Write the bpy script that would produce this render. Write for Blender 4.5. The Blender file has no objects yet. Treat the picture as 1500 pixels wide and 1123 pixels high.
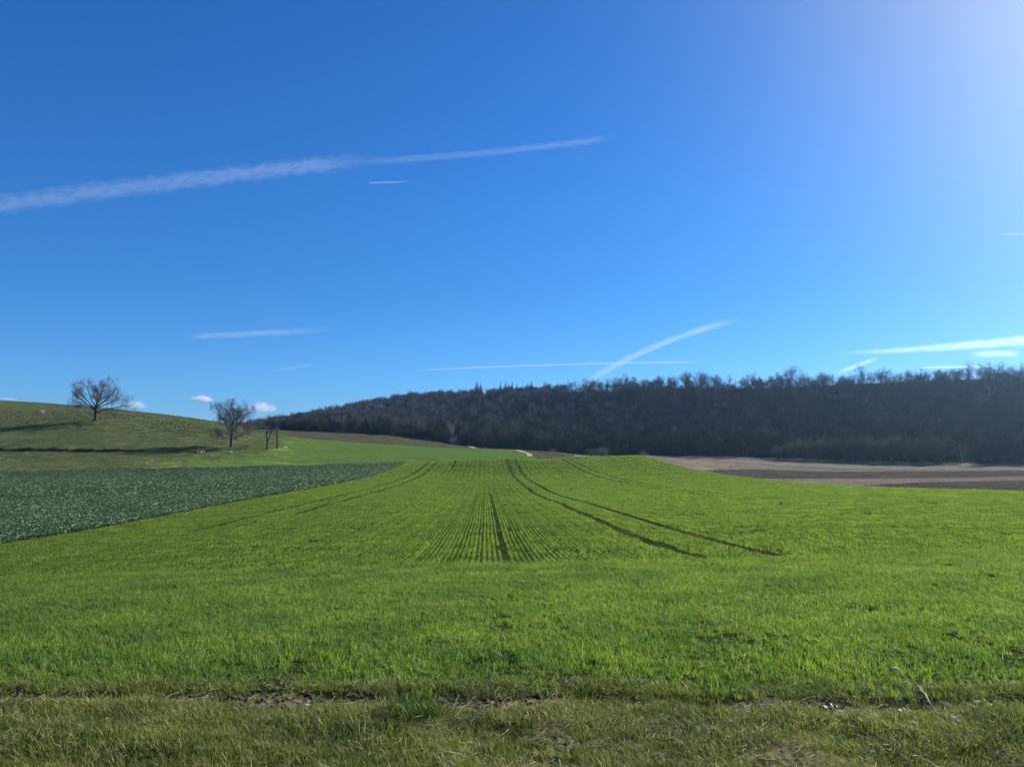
import bpy, math, random
import numpy as np
from mathutils import Vector, Matrix, noise as mnoise

rng = np.random.default_rng(11)
random.seed(11)
S = bpy.context.scene
COL = S.collection

# ------------------------------------------------------------------ camera
F, CX, CY = 1127.0, 750.0, 561.5
PITCH = math.atan(83.5 / F)
ZC = 1.68
cp, sp = math.cos(PITCH), math.sin(PITCH)
T0 = -0.0346                                   # the drill rows run slightly left of the view axis


def ray(px, py):
    u, v = (px - CX) / F, (CY - py) / F
    den = cp - v * sp
    return u / den, (sp + v * cp) / den


def at(px, py, d):
    t, s = ray(px, py)
    return Vector((t * d, d, ZC + s * d))


cam_d = bpy.data.cameras.new('camera')
cam = bpy.data.objects.new('camera', cam_d)
COL.objects.link(cam)
cam.location = (0, 0, ZC)
cam.rotation_euler = (math.pi / 2 + PITCH, 0, 0)
cam_d.sensor_width = 36
cam_d.lens = 36 * F / 1500
cam_d.clip_start = 0.05
cam_d.clip_end = 40000
S.camera = cam

# ------------------------------------------------------------------ light
SUN_EL, SUN_AZ = math.radians(30), math.radians(56)
sun_dir = Vector((math.sin(SUN_AZ) * math.cos(SUN_EL), math.cos(SUN_AZ) * math.cos(SUN_EL), math.sin(SUN_EL)))
sl = bpy.data.lights.new('sun', 'SUN')
sl.energy = 5.0
sl.angle = math.radians(0.5)
sl.color = (1.0, 0.94, 0.84)
so = bpy.data.objects.new('sun', sl)
COL.objects.link(so)
so.rotation_euler = sun_dir.to_track_quat('Z', 'Y').to_euler()

W = bpy.data.worlds.new('World')
S.world = W
W.use_nodes = True
nt = W.node_tree
bg = nt.nodes['Background']
sky = nt.nodes.new('ShaderNodeTexSky')
sky.sky_type = 'NISHITA'
sky.sun_disc = False
sky.sun_elevation = SUN_EL
sky.sun_rotation = SUN_AZ
sky.altitude = 300
sky.air_density = 1.0
sky.dust_density = 0.15
sky.ozone_density = 2.0
# clear, deep blue winter air: the blue share grows towards the horizon, and thin
# high veil brightens the sky around the sun
wtc = nt.nodes.new('ShaderNodeTexCoord')
wsep = nt.nodes.new('ShaderNodeSeparateXYZ')
nt.links.new(wtc.outputs['Generated'], wsep.inputs[0])
wr = nt.nodes.new('ShaderNodeValToRGB')
wst = [(0.0, (.46, .86, 1.85)), (.05, (.36, .84, 1.62)), (.10, (.32, .79, 1.46)), (.18, (.26, .765, 1.38)), (.30, (.25, .80, 1.48)), (.50, (.215, .775, 1.5))]
while len(wr.color_ramp.elements) < len(wst): wr.color_ramp.elements.new(.5)
for i, (p_, c_) in enumerate(wst):
    wr.color_ramp.elements[i].position = p_
    wr.color_ramp.elements[i].color = (*c_, 1)
nt.links.new(wsep.outputs[2], wr.inputs[0])
wmul = nt.nodes.new('ShaderNodeVectorMath'); wmul.operation = 'MULTIPLY'
nt.links.new(sky.outputs[0], wmul.inputs[0]); nt.links.new(wr.outputs[0], wmul.inputs[1])
wdot = nt.nodes.new('ShaderNodeVectorMath'); wdot.operation = 'DOT_PRODUCT'
nt.links.new(wtc.outputs['Generated'], wdot.inputs[0]); wdot.inputs[1].default_value = sun_dir
wmx = nt.nodes.new('ShaderNodeMath'); wmx.operation = 'MAXIMUM'; wmx.inputs[1].default_value = 0
nt.links.new(wdot.outputs['Value'], wmx.inputs[0])
wpw = nt.nodes.new('ShaderNodeMath'); wpw.operation = 'POWER'; wpw.inputs[1].default_value = 14
nt.links.new(wmx.outputs[0], wpw.inputs[0])
wau = nt.nodes.new('ShaderNodeVectorMath'); wau.operation = 'SCALE'; wau.inputs[0].default_value = (8.4, 6.2, 0.0)
nt.links.new(wpw.outputs[0], wau.inputs['Scale'])
wadd = nt.nodes.new('ShaderNodeVectorMath'); wadd.operation = 'ADD'
nt.links.new(wmul.outputs[0], wadd.inputs[0]); nt.links.new(wau.outputs[0], wadd.inputs[1])
nt.links.new(wadd.outputs[0], bg.inputs['Color'])
bg.inputs['Strength'].default_value = 0.052

S.view_settings.view_transform = 'Standard'
S.view_settings.look = 'None'
S.view_settings.exposure = 0.9
S.view_settings.gamma = 1.0
S.cycles.volume_bounces = 2
S.cycles.max_bounces = 8
S.cycles.diffuse_bounces = 3
S.cycles.transparent_max_bounces = 16
S.cycles.use_denoising = True
try:
    S.cycles.denoising_prefilter = 'ACCURATE'
except Exception:
    pass


# ------------------------------------------------------------------ helpers
def tag(o, label=None, cat=None, group=None, kind=None):
    if label: o['label'] = label
    if cat: o['category'] = cat
    if group: o['group'] = group
    if kind: o['kind'] = kind
    return o


def empty(name, loc, label, cat, group=None):
    o = bpy.data.objects.new(name, None)
    COL.objects.link(o)
    o.location = loc
    o.empty_display_size = 0.3
    return tag(o, label, cat, group)


class MB:
    """collects polygons for one mesh"""
    def __init__(s):
        s.v, s.f, s.m = [], [], []

    def poly(s, pts, mi=0):
        n = len(s.v)
        s.v.extend(tuple(p) for p in pts)
        s.f.append(tuple(range(n, n + len(pts))))
        s.m.append(mi)

    def tube(s, pts, rad, n=5, mi=0):
        base = len(s.v)
        a = None
        for i, p in enumerate(pts):
            d = (pts[min(i + 1, len(pts) - 1)] - pts[max(i - 1, 0)])
            if d.length < 1e-9: d = Vector((0, 0, 1))
            d.normalize()
            if a is None:
                a = d.orthogonal().normalized()
            a = (a - d * a.dot(d))
            if a.length < 1e-6: a = d.orthogonal()
            a.normalize()
            b = d.cross(a)
            for k in range(n):
                w = 2 * math.pi * k / n
                s.v.append(tuple(p + (a * math.cos(w) + b * math.sin(w)) * rad[i]))
        for i in range(len(pts) - 1):
            for k in range(n):
                k2 = (k + 1) % n
                s.f.append((base + i * n + k, base + i * n + k2, base + (i + 1) * n + k2, base + (i + 1) * n + k))
                s.m.append(mi)
        s.f.append(tuple(base + (len(pts) - 1) * n + k for k in range(n)))
        s.m.append(mi)

    def blade(s, base, az, lean, L, w, seg=3, mi=0, twist=0.0, droop=0.0):
        h = Vector((math.cos(az), math.sin(az), 0))
        side = Vector((-math.sin(az + twist), math.cos(az + twist), 0))
        n0 = len(s.v)
        for i in range(seg):
            q = i / seg
            c = base + h * (lean * L * q * q) + Vector((0, 0, L * (q - droop * q * q) * math.sqrt(max(0.05, 1 - lean * lean * q * .6))))
            ww = w * 0.5 * (1 - q ** 2 * .75)
            s.v.append(tuple(c - side * ww)); s.v.append(tuple(c + side * ww))
        c = base + h * (lean * L) + Vector((0, 0, L * (1 - droop) * math.sqrt(max(0.05, 1 - lean * lean * .6))))
        s.v.append(tuple(c))
        for i in range(seg - 1):
            s.f.append((n0 + 2 * i, n0 + 2 * i + 1, n0 + 2 * i + 3, n0 + 2 * i + 2)); s.m.append(mi)
        s.f.append((n0 + 2 * seg - 2, n0 + 2 * seg - 1, n0 + 2 * seg)); s.m.append(mi)

    def mesh(s, name, mats, smooth=True):
        me = bpy.data.meshes.new(name)
        me.from_pydata(s.v, [], s.f)
        for m in (mats if isinstance(mats, (list, tuple)) else [mats]):
            me.materials.append(m)
        me.polygons.foreach_set('material_index', s.m)
        me.polygons.foreach_set('use_smooth', [smooth] * len(s.f))
        me.update()
        return me

    def build(s, name, mats, parent=None, loc=None, smooth=True):
        o = bpy.data.objects.new(name, s.mesh(name, mats, smooth))
        COL.objects.link(o)
        if parent: o.parent = parent
        if loc is not None: o.location = loc
        return o


def rvec():
    return Vector((random.gauss(0, 1), random.gauss(0, 1), random.gauss(0, 1))).normalized()


# ------------------------------------------------------------------ materials
def newmat(name):
    m = bpy.data.materials.new(name)
    m.use_nodes = True
    return m, m.node_tree, m.node_tree.nodes['Principled BSDF'], m.node_tree.nodes['Material Output']


def ramp(nt, stops):
    r = nt.nodes.new('ShaderNodeValToRGB')
    e = r.color_ramp.elements
    while len(e) < len(stops): e.new(0.5)
    for i, (p, c) in enumerate(stops):
        e[i].position = p
        e[i].color = (*c, 1)
    return r


def leaf_mat(name, stops, trans=0.45, tcol=(1.25, 1.3, 0.7), rough=0.5, patch=None, spec=0.4):
    """a thin leaf: colour varies from plant to plant, light comes through it"""
    m, nt, b, out = newmat(name)
    L = nt.links.new
    oi = nt.nodes.new('ShaderNodeObjectInfo')
    r = ramp(nt, stops)
    geo = nt.nodes.new('ShaderNodeNewGeometry')
    isl = nt.nodes.new('ShaderNodeMath'); isl.operation = 'MULTIPLY_ADD'
    L(geo.outputs['Random Per Island'], isl.inputs[0]); isl.inputs[1].default_value = 0.5
    mul = nt.nodes.new('ShaderNodeMath'); mul.operation = 'MULTIPLY'
    L(oi.outputs['Random'], mul.inputs[0]); mul.inputs[1].default_value = 0.5
    L(mul.outputs[0], isl.inputs[2])
    L(isl.outputs[0], r.inputs[0])
    col = r.outputs[0]
    if patch:
        n = nt.nodes.new('ShaderNodeTexNoise'); n.inputs['Scale'].default_value = patch[0]
        n.inputs['Detail'].default_value = 3
        L(geo.outputs['Position'], n.inputs['Vector'])
        pr = ramp(nt, [(0.35, patch[1]), (0.65, patch[2])])
        L(n.outputs['Fac'], pr.inputs[0])
        mx = nt.nodes.new('ShaderNodeMix'); mx.data_type = 'RGBA'; mx.blend_type = 'MULTIPLY'
        mx.inputs[0].default_value = 1
        L(col, mx.inputs[6]); L(pr.outputs[0], mx.inputs[7])
        col = mx.outputs[2]
    L(col, b.inputs['Base Color'])
    b.inputs['Roughness'].default_value = rough
    b.inputs['Specular IOR Level'].default_value = spec
    if trans > 0:
        tm = nt.nodes.new('ShaderNodeMix'); tm.data_type = 'RGBA'; tm.blend_type = 'MULTIPLY'
        tm.inputs[0].default_value = 1
        L(col, tm.inputs[6]); tm.inputs[7].default_value = (*tcol, 1)
        tr = nt.nodes.new('ShaderNodeBsdfTranslucent')
        L(tm.outputs[2], tr.inputs['Color'])
        mix = nt.nodes.new('ShaderNodeMixShader'); mix.inputs[0].default_value = trans
        L(b.outputs[0], mix.inputs[1]); L(tr.outputs[0], mix.inputs[2])
        L(mix.outputs[0], out.inputs['Surface'])
    return m


def rough_mat(name, c1, c2, scale=4.0, rough=0.9, bump=0.3, perobj=0.0):
    m, nt, b, out = newmat(name)
    L = nt.links.new
    tc = nt.nodes.new('ShaderNodeTexCoord')
    n = nt.nodes.new('ShaderNodeTexNoise'); n.inputs['Scale'].default_value = scale
    n.inputs['Detail'].default_value = 6
    L(tc.outputs['Object'], n.inputs['Vector'])
    r = ramp(nt, [(0.35, c1), (0.65, c2)])
    L(n.outputs['Fac'], r.inputs[0])
    col = r.outputs[0]
    if perobj:
        oi = nt.nodes.new('ShaderNodeObjectInfo')
        mr = nt.nodes.new('ShaderNodeMapRange')
        L(oi.outputs['Random'], mr.inputs[0])
        mr.inputs[3].default_value = 1 - perobj; mr.inputs[4].default_value = 1 + perobj
        vm = nt.nodes.new('ShaderNodeVectorMath'); vm.operation = 'SCALE'
        L(col, vm.inputs[0]); L(mr.outputs[0], vm.inputs['Scale'])
        col = vm.outputs[0]
    L(col, b.inputs['Base Color'])
    b.inputs['Roughness'].default_value = rough
    b.inputs['Specular IOR Level'].default_value = 0.2
    if bump:
        bp = nt.nodes.new('ShaderNodeBump'); bp.inputs['Strength'].default_value = bump
        L(n.outputs['Fac'], bp.inputs['Height']); L(bp.outputs[0], b.inputs['Normal'])
    return m


# ------------------------------------------------------------------ terrain
ctl = []                                       # (t, ln d, slope seen from the eye)


def cpx(px, py, d):
    t, s = ray(px, py)
    ctl.append((t, math.log(d), s))


def ch(px, h, d):
    ctl.append(((px - CX) / F, math.log(d), -h / d))


for px in (-900, -400, 0, 375, 750, 1125, 1500, 1900, 2400):
    X = (px - CX) / F
    tilt = max(-0.7, min(0.7, X)) * 0.03
    for d, h in ((3.6, 1.68), (4.4, 1.68), (5.2, 1.69), (9, 2.02), (13, 2.38), (17, 2.74)):
        ch(px, h - tilt * max(0, d - 4), d)
for px, py, d in [
    # wheat field along the tramline, trough and crest
    (910, 777.5, 28), (868, 759.5, 35.6), (826, 740, 48.6), (790, 726.5, 70.8), (766, 710, 101), (751, 695, 140),
    (743.5, 676, 172),
    (0, 800, 29), (150, 772, 38), (300, 745, 50.7), (430, 718, 78), (520, 700, 118), (590, 679.5, 174),
    (1500, 720, 51), (1270, 713, 72.6), (1150, 705, 92), (1050, 693, 120), (950, 669.5, 172), (850, 672, 176),
    (590, 677, 184), (670, 674, 185), (750, 671.5, 185), (850, 668.5, 186), (940, 667.5, 186),
    (600, 681, 196), (680, 681, 197), (760, 681, 197), (850, 684, 205), (940, 684, 205), (850, 686, 280), (940, 680, 280),
    # rape field
    (0, 742, 60), (0, 706, 110), (0, 690, 165), (200, 686, 170), (200, 705, 110), (400, 682, 177), (500, 679.5, 181),
    (-400, 700, 130), (-400, 800, 30), (-400, 692, 160), (-900, 700, 150),
    # left hill
    (0, 672, 182), (0, 655, 197), (0, 635, 210), (0, 616, 228), (0, 598, 258), (0, 587, 300), (0, 595, 360), (0, 615, 480), (0, 635, 900),
    (135, 675, 184), (135, 655, 198), (135, 616, 226), (135, 603, 255), (150, 597.5, 290), (150, 606, 350), (150, 625, 480),
    (230, 675, 184), (230, 650, 203), (230, 618, 242), (230, 606, 280), (230, 616, 340), (230, 632, 480),
    (300, 676, 185), (300, 658, 200), (300, 633, 228), (300, 616, 268), (320, 627, 340),
    (338, 655, 205), (345, 624, 266), (370, 640, 240), (390, 657.5, 207), (406, 655.5, 212), (380, 633, 275),
    (-400, 660, 190), (-400, 620, 225), (-400, 575, 300), (-400, 590, 400), (-400, 630, 900), (-900, 640, 220), (-900, 575, 300), (-900, 630, 900),
    (200, 632, 900), (280, 634, 600),
    # far green field and the brown strip above it
    (420, 668, 205), (420, 655, 240), (416, 638, 300), (480, 668, 215), (530, 649, 310), (620, 669, 225), (620, 654.5, 318),
    (692, 656.6, 325), (692, 668, 240), (755, 659, 330), (786, 668.6, 225), (760, 669, 230),
    (410, 630, 340), (500, 633.5, 352), (590, 639.5, 362), (650, 648.5, 362), (692, 654.5, 365), (770, 659, 372), (800, 662, 378), (830, 667, 300),
    (410, 628, 450), (380, 628, 600),
    # stubble on the right
    (1500, 706, 95), (1500, 698, 140), (1500, 688, 200), (1500, 680, 290), (1300, 700, 115), (1300, 688, 190), (1300, 675, 312),
    (1130, 686, 180), (1130, 670.5, 340), (1040, 676, 210), (1000, 667.5, 362), (1000, 680, 150), (960, 667.2, 372), (860, 665, 386),
    (1900, 730, 45), (1900, 690, 200), (1900, 686, 280), (2400, 735, 45), (2400, 690, 280),
    # wooded ridge
    (500, 607, 640), (560, 596, 645), (640, 589, 650), (700, 587, 640), (800, 585, 620), (870, 581, 600), (960, 577, 575), (1150, 579, 520),
    (1300, 576, 480), (1500, 572, 450), (1900, 570, 410), (2400, 570, 400),
    (640, 622, 480), (800, 628, 480), (960, 625, 462), (1150, 628, 425), (1300, 630, 390), (1500, 632, 365), (1900, 632, 340),
    (500, 622, 900), (640, 610, 900), (800, 606, 900), (960, 603, 900), (1150, 603, 900), (1500, 602, 900), (2400, 602, 900),
    (-900, 640, 1600), (0, 640, 1600), (640, 630, 1600), (1150, 625, 1600), (1500, 625, 1600), (2400, 625, 1600),
]:
    cpx(px, py, d)
C = np.array(ctl)
P = np.column_stack([C[:, 0] * 3.0, C[:, 1] * 1.6])


def _k(r2):
    return np.where(r2 > 1e-12, 0.5 * r2 * np.log(np.maximum(r2, 1e-12)), 0.0)


n = len(P)
A = np.zeros((n + 3, n + 3))
d2 = ((P[:, None] - P[None]) ** 2).sum(-1)
A[:n, :n] = _k(d2) + np.eye(n) * 2e-4
A[:n, n] = 1; A[:n, n + 1:] = P
A[n, :n] = 1; A[n + 1:, :n] = P.T
wts = np.linalg.solve(A, np.concatenate([C[:, 2], np.zeros(3)]))


def slope(t, d):
    t = np.clip(np.asarray(t, float), -1.4, 1.4)
    q = np.log(np.clip(np.asarray(d, float), 3.8, 1600))
    t, q = np.broadcast_arrays(t, q)
    out = np.empty(t.size)
    tq = np.column_stack([t.ravel() * 3.0, q.ravel() * 1.6])
    for i in range(0, len(tq), 20000):
        b = tq[i:i + 20000]
        r2 = ((b[:, None] - P[None]) ** 2).sum(-1)
        out[i:i + 20000] = _k(r2) @ wts[:n] + wts[n] + b @ wts[n + 1:]
    return out.reshape(t.shape)


def height(x, y):
    x = np.asarray(x, float); y = np.asarray(y, float)
    d = np.clip(y, 3.8, 1600)
    return ZC + slope(x / np.maximum(y, 3.8), d) * d


def hz(x, y):
    return float(height(np.array([x]), np.array([y]))[0])


_ds = np.exp(np.linspace(math.log(3.8), math.log(900), 900))


def hit(px, py):
    t, s = ray(px, py)
    g = slope(np.full(_ds.shape, t), _ds) - s
    i = int(np.argmax(g > 0)) if (g > 0).any() else len(_ds) - 1
    if i > 0:
        f = g[i - 1] / (g[i - 1] - g[i]) if g[i] != g[i - 1] else 0
        d = _ds[i - 1] + (_ds[i] - _ds[i - 1]) * f
    else:
        d = _ds[0]
    return Vector((t * d, d, ZC + s * d))


def inpoly(x, y, poly):
    r = np.zeros(x.shape, bool)
    k = len(poly)
    for i in range(k):
        x1, y1 = poly[i]; x2, y2 = poly[(i + 1) % k]
        if y1 == y2: continue
        c = ((y1 > y) != (y2 > y)) & (x < (x2 - x1) * (y - y1) / (y2 - y1) + x1)
        r ^= c
    return r


def pixpoly(pts):
    return [tuple(hit(*p)[:2]) for p in pts]


def wob(x, y, sc):
    """cheap smooth wobble in -1..1"""
    return (np.sin(x * sc * 1.7 + 1.3) + np.sin(y * sc * 1.3 + x * sc * .6) + np.sin((x - y) * sc * 2.3 + 4) * .6 + np.sin((x * .8 + y) * sc * 4.1) * .4) / 3


plough1 = pixpoly([(1032, 689), (1150, 688.5), (1500, 689), (1640, 690), (1640, 697), (1500, 697), (1250, 701), (1120, 701), (1075, 697)])
plough2 = pixpoly([(1262, 710.5), (1350, 706), (1500, 703), (1640, 702), (1640, 724), (1500, 719.5), (1300, 713)])
fallowR = None


def verge_edge(t):
    return 5.28 - 0.28 * np.clip(t, -1, 1)


def zone(x, y):
    x = np.asarray(x, float); y = np.asarray(y, float)
    yy = np.maximum(y, 0.5)
    t = x / yy
    px = 750 + F * t
    R = x - T0 * y
    z = np.zeros(x.shape, int)
    fb = np.interp(px, [395, 410, 500, 590, 692, 770, 800, 860, 960, 1130, 1300, 1500, 1900, 2400], [345, 340, 352, 362, 365, 372, 378, 386, 371, 340, 311, 290, 280, 280])
    ft = np.interp(px, [412, 530, 620, 692, 755, 790], [300, 310, 318, 325, 330, 330])
    rf = np.interp(px, [-900, -400, 0, 200, 400, 590, 620], [150, 159, 165, 170, 177, 184, 185]) + 1.0 * wob(x, y, .25)
    w = wob(x, y, 0.07)
    w2 = w + .6 * wob(x, y, .31)
    pb = np.interp(y, [183, 190, 198, 206, 218, 300], [250, 310, 375, 402, 413, 415]) + 7 * w2
    dit = np.mod(np.sin(x * 12.9898 + y * 78.233) * 43758.5453, 1.0)
    pb = pb + (dit - .5) * np.interp(y, [190, 206, 220], [150, 40, 16])
    z[:] = 4
    z[(px > pb) & (y > 150)] = 5
    z[(px > 412 + 5 * w) & (y > ft + 2 * w)] = 6
    z[(px > 768) & (y > 186) & (px < 1000) & ((px - 755) > (330 - y) * .3)] = 6
    z[(R > 36)] = 7
    z[(px > 930) & (y > 188)] = 7
    z[(px < pb) & (y > 150)] = 4
    z[inpoly(x, y, plough1) | inpoly(x, y, plough2)] = 8
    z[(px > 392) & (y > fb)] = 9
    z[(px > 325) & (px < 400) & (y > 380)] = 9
    z[(R <= 36 + 0.2 * wob(x, y, .6)) & (R > -18.6) & (y < 190)] = 2
    z[(R <= -18.6 + .25 * wob(x, y, .9)) & (y < rf)] = 3
    z[y < verge_edge(t)] = 1
    return z


ZN = ['ground', 'verge', 'wheat_field', 'rapeseed_field', 'hillside', 'far_field', 'fallow_field', 'stubble_field', 'ploughed_field', 'forest_floor']
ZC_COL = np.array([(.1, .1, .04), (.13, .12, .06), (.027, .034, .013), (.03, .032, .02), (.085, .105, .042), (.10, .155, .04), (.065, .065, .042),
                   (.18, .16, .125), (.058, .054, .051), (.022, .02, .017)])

ts = np.concatenate([-np.geomspace(4.0, 1.1, 26)[:-1], np.linspace(-1.1, 1.1, 579), np.geomspace(1.1, 4.0, 26)[1:]])
dr = np.exp(np.linspace(math.log(2.6), math.log(1500), 520))
TT, DD = np.meshgrid(ts, dr)
XX = TT * DD
XX = np.clip(XX, -1500, 1500)
YY = DD.copy()
ZZ = height(XX, YY)
# clods, tussocks and small furrows close to the camera
near = DD < 9
for i, j in zip(*np.where(near & (np.abs(TT) < 1.15))):
    x, y = XX[i, j], YY[i, j]
    fade = max(0.0, min(1.0, (9 - y) / 3.5))
    v = mnoise.fractal(Vector((x * 2.2, y * 2.6, 0)), 1.0, 2.0, 5) * 0.028 + mnoise.noise(Vector((x * 1.1, y * 1.7, 7))) * 0.045
    e = y - float(verge_edge(np.array(x / y)))
    v -= 0.035 * math.exp(-((e + 0.1) / 0.16) ** 2)
    ZZ[i, j] += v * fade
nr, nc = TT.shape
V = np.column_stack([XX.ravel(), YY.ravel(), ZZ.ravel()])
# strip behind and under the camera
back = np.column_stack([np.clip(ts * 14, -60, 60), np.full(nc, -60.0), np.zeros(nc)])
mid = np.column_stack([np.clip(ts * 2.6, -10, 10), np.full(nc, -2.0), np.zeros(nc)])
V = np.vstack([back, mid, V])
nr += 2
ii, jj = np.meshgrid(np.arange(nr - 1), np.arange(nc - 1), indexing='ij')
a = (ii * nc + jj).ravel()
Q = np.column_stack([a, a + 1, a + nc + 1, a + nc])
vz = zone(V[:, 0], V[:, 1])
vcol = ZC_COL[vz]
fc = V[Q].mean(1)
fz = zone(fc[:, 0], fc[:, 1])
# vertex normals of the whole sheet
e1 = V[Q[:, 2]] - V[Q[:, 0]]; e2 = V[Q[:, 3]] - V[Q[:, 1]]
fn = np.cross(e1, e2)
fn /= np.maximum(np.linalg.norm(fn, axis=1, keepdims=True), 1e-12)
VN = np.zeros_like(V)
for k in range(4): np.add.at(VN, Q[:, k], fn)
VN /= np.maximum(np.linalg.norm(VN, axis=1, keepdims=True), 1e-9)

gm, nt, b, out = newmat('soil_and_sward')
L = nt.links.new
at_n = nt.nodes.new('ShaderNodeAttribute'); at_n.attribute_name = 'albedo'
geo = nt.nodes.new('ShaderNodeNewGeometry')
n1 = nt.nodes.new('ShaderNodeTexNoise'); n1.inputs['Scale'].default_value = 0.2; n1.inputs['Detail'].default_value = 8; n1.inputs['Roughness'].default_value = .62
n2 = nt.nodes.new('ShaderNodeTexNoise'); n2.inputs['Scale'].default_value = 2.4; n2.inputs['Detail'].default_value = 8; n2.inputs['Roughness'].default_value = .7
n3 = nt.nodes.new('ShaderNodeTexVoronoi'); n3.inputs['Scale'].default_value = 22
for q in (n1, n2, n3): L(geo.outputs['Position'], q.inputs['Vector'])
r1 = ramp(nt, [(0.3, (.62, .66, .6)), (0.5, (1, 1, 1)), (0.7, (1.45, 1.3, 1.2))])
r2 = ramp(nt, [(0.3, (.42, .42, .42)), (0.5, (1, 1, 1)), (0.72, (1.6, 1.5, 1.4))])
L(n1.outputs['Fac'], r1.inputs[0]); L(n2.outputs['Fac'], r2.inputs[0])
m1 = nt.nodes.new('ShaderNodeMix'); m1.data_type = 'RGBA'; m1.blend_type = 'MULTIPLY'; m1.inputs[0].default_value = 1
m2 = nt.nodes.new('ShaderNodeMix'); m2.data_type = 'RGBA'; m2.blend_type = 'MULTIPLY'; m2.inputs[0].default_value = 1
L(at_n.outputs['Color'], m1.inputs[6]); L(r1.outputs[0], m1.inputs[7])
L(m1.outputs[2], m2.inputs[6]); L(r2.outputs[0], m2.inputs[7])
L(m2.outputs[2], b.inputs['Base Color'])
b.inputs['Roughness'].default_value = 0.95
b.inputs['Specular IOR Level'].default_value = 0.0
bp = nt.nodes.new('ShaderNodeBump'); bp.inputs['Strength'].default_value = .7; bp.inputs['Distance'].default_value = .05
ad = nt.nodes.new('ShaderNodeMath'); ad.operation = 'MULTIPLY_ADD'; ad.inputs[1].default_value = .4
L(n3.outputs['Distance'], ad.inputs[0]); L(n2.outputs['Fac'], ad.inputs[2])
L(ad.outputs[0], bp.inputs['Height']); L(bp.outputs[0], b.inputs['Normal'])

for k, nm in enumerate(ZN):
    fs = Q[fz == k]
    if not len(fs): continue
    used, inv = np.unique(fs, return_inverse=True)
    me = bpy.data.meshes.new(nm)
    me.from_pydata(V[used].tolist(), [], inv.reshape(-1, 4).tolist())
    me.materials.append(gm)
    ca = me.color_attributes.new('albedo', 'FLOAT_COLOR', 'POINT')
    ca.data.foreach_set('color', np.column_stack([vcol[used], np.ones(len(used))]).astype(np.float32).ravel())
    me.polygons.foreach_set('use_smooth', [True] * len(fs))
    me.normals_split_custom_set_from_vertices([tuple(v) for v in VN[used]])
    o = bpy.data.objects.new(nm, me)
    COL.objects.link(o)
    tag(o, kind='structure')

# ------------------------------------------------------------------ scattering of uncountable plants
def sources(name, meshes):
    c = bpy.data.collections.new(name)                 # never linked to the scene
    for i, me in enumerate(meshes):
        o = bpy.data.objects.new('%s_%02d' % (name, i), me)
        c.objects.link(o)
    return c


def scatter(name, src, pts, rotz, scl, label, tilt=0.0):
    N = len(pts)
    me = bpy.data.meshes.new(name)
    me.from_pydata([tuple(p) for p in pts], [], [])
    rot = np.column_stack([rng.normal(0, tilt, N), rng.normal(0, tilt, N), rotz]) if tilt else np.column_stack([np.zeros(N), np.zeros(N), rotz])
    a = me.attributes.new('rot', 'FLOAT_VECTOR', 'POINT'); a.data.foreach_set('vector', rot.astype(np.float32).ravel())
    a = me.attributes.new('scl', 'FLOAT_VECTOR', 'POINT')
    sc = np.asarray(scl)
    if sc.ndim == 1: sc = np.column_stack([sc, sc, sc])
    a.data.foreach_set('vector', sc.astype(np.float32).ravel())
    a = me.attributes.new('idx', 'INT', 'POINT'); a.data.foreach_set('value', rng.integers(0, len(src.objects), N).astype(np.int32))
    o = bpy.data.objects.new(name, me)
    COL.objects.link(o)
    g = bpy.data.node_groups.new(name + '_nodes', 'GeometryNodeTree')
    g.interface.new_socket('Geometry', in_out='INPUT', socket_type='NodeSocketGeometry')
    g.interface.new_socket('Geometry', in_out='OUTPUT', socket_type='NodeSocketGeometry')
    gi = g.nodes.new('NodeGroupInput'); go = g.nodes.new('NodeGroupOutput')
    ci = g.nodes.new('GeometryNodeCollectionInfo')
    ci.inputs['Collection'].default_value = src
    ci.inputs['Separate Children'].default_value = True
    ci.inputs['Reset Children'].default_value = True
    ip = g.nodes.new('GeometryNodeInstanceOnPoints')
    ip.inputs['Pick Instance'].default_value = True

    def na(nm, typ):
        q = g.nodes.new('GeometryNodeInputNamedAttribute'); q.data_type = typ
        q.inputs['Name'].default_value = nm
        return q.outputs[0]
    l = g.links.new
    l(gi.outputs[0], ip.inputs['Points']); l(ci.outputs[0], ip.inputs['Instance'])
    l(na('idx', 'INT'), ip.inputs['Instance Index'])
    l(na('rot', 'FLOAT_VECTOR'), ip.inputs['Rotation'])
    l(na('scl', 'FLOAT_VECTOR'), ip.inputs['Scale'])
    l(ip.outputs[0], go.inputs[0])
    md = o.modifiers.new('scatter', 'NODES'); md.node_group = g
    tag(o, label, None, None, 'stuff')
    return o


def fan_points(n, d0, d1, tmax, tmin=None):
    """uniform per area between two distances inside the view fan"""
    tmin = -tmax if tmin is None else tmin
    d = np.sqrt(rng.uniform(d0 * d0, d1 * d1, n))
    t = rng.uniform(tmin, tmax, n)
    return t * d, d


# ---- wheat
M_wheat = leaf_mat('wheat_leaf', [(0.0, (.064, .125, .02)), (0.45, (.125, .205, .037)), (0.85, (.20, .275, .057)), (1.0, (.30, .32, .12))],
                   trans=.6, patch=(.9, (.66, .76, .8), (1.2, 1.13, 1.05)))


def tuft(nb, r, Lm, w, spread, mat, name, seg=3):
    m = MB()
    for _ in range(nb):
        a = random.uniform(0, 6.283); q = r * math.sqrt(random.random())
        m.blade(Vector((q * math.cos(a), q * math.sin(a), -.01)), random.uniform(0, 6.283), abs(random.gauss(0, spread)) + .08, Lm * random.uniform(.55, 1.15),
                w * random.uniform(.7, 1.25), seg, 0, random.uniform(-1.2, 1.2), random.uniform(0, .25))
    return m.mesh(name, mat)


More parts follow.
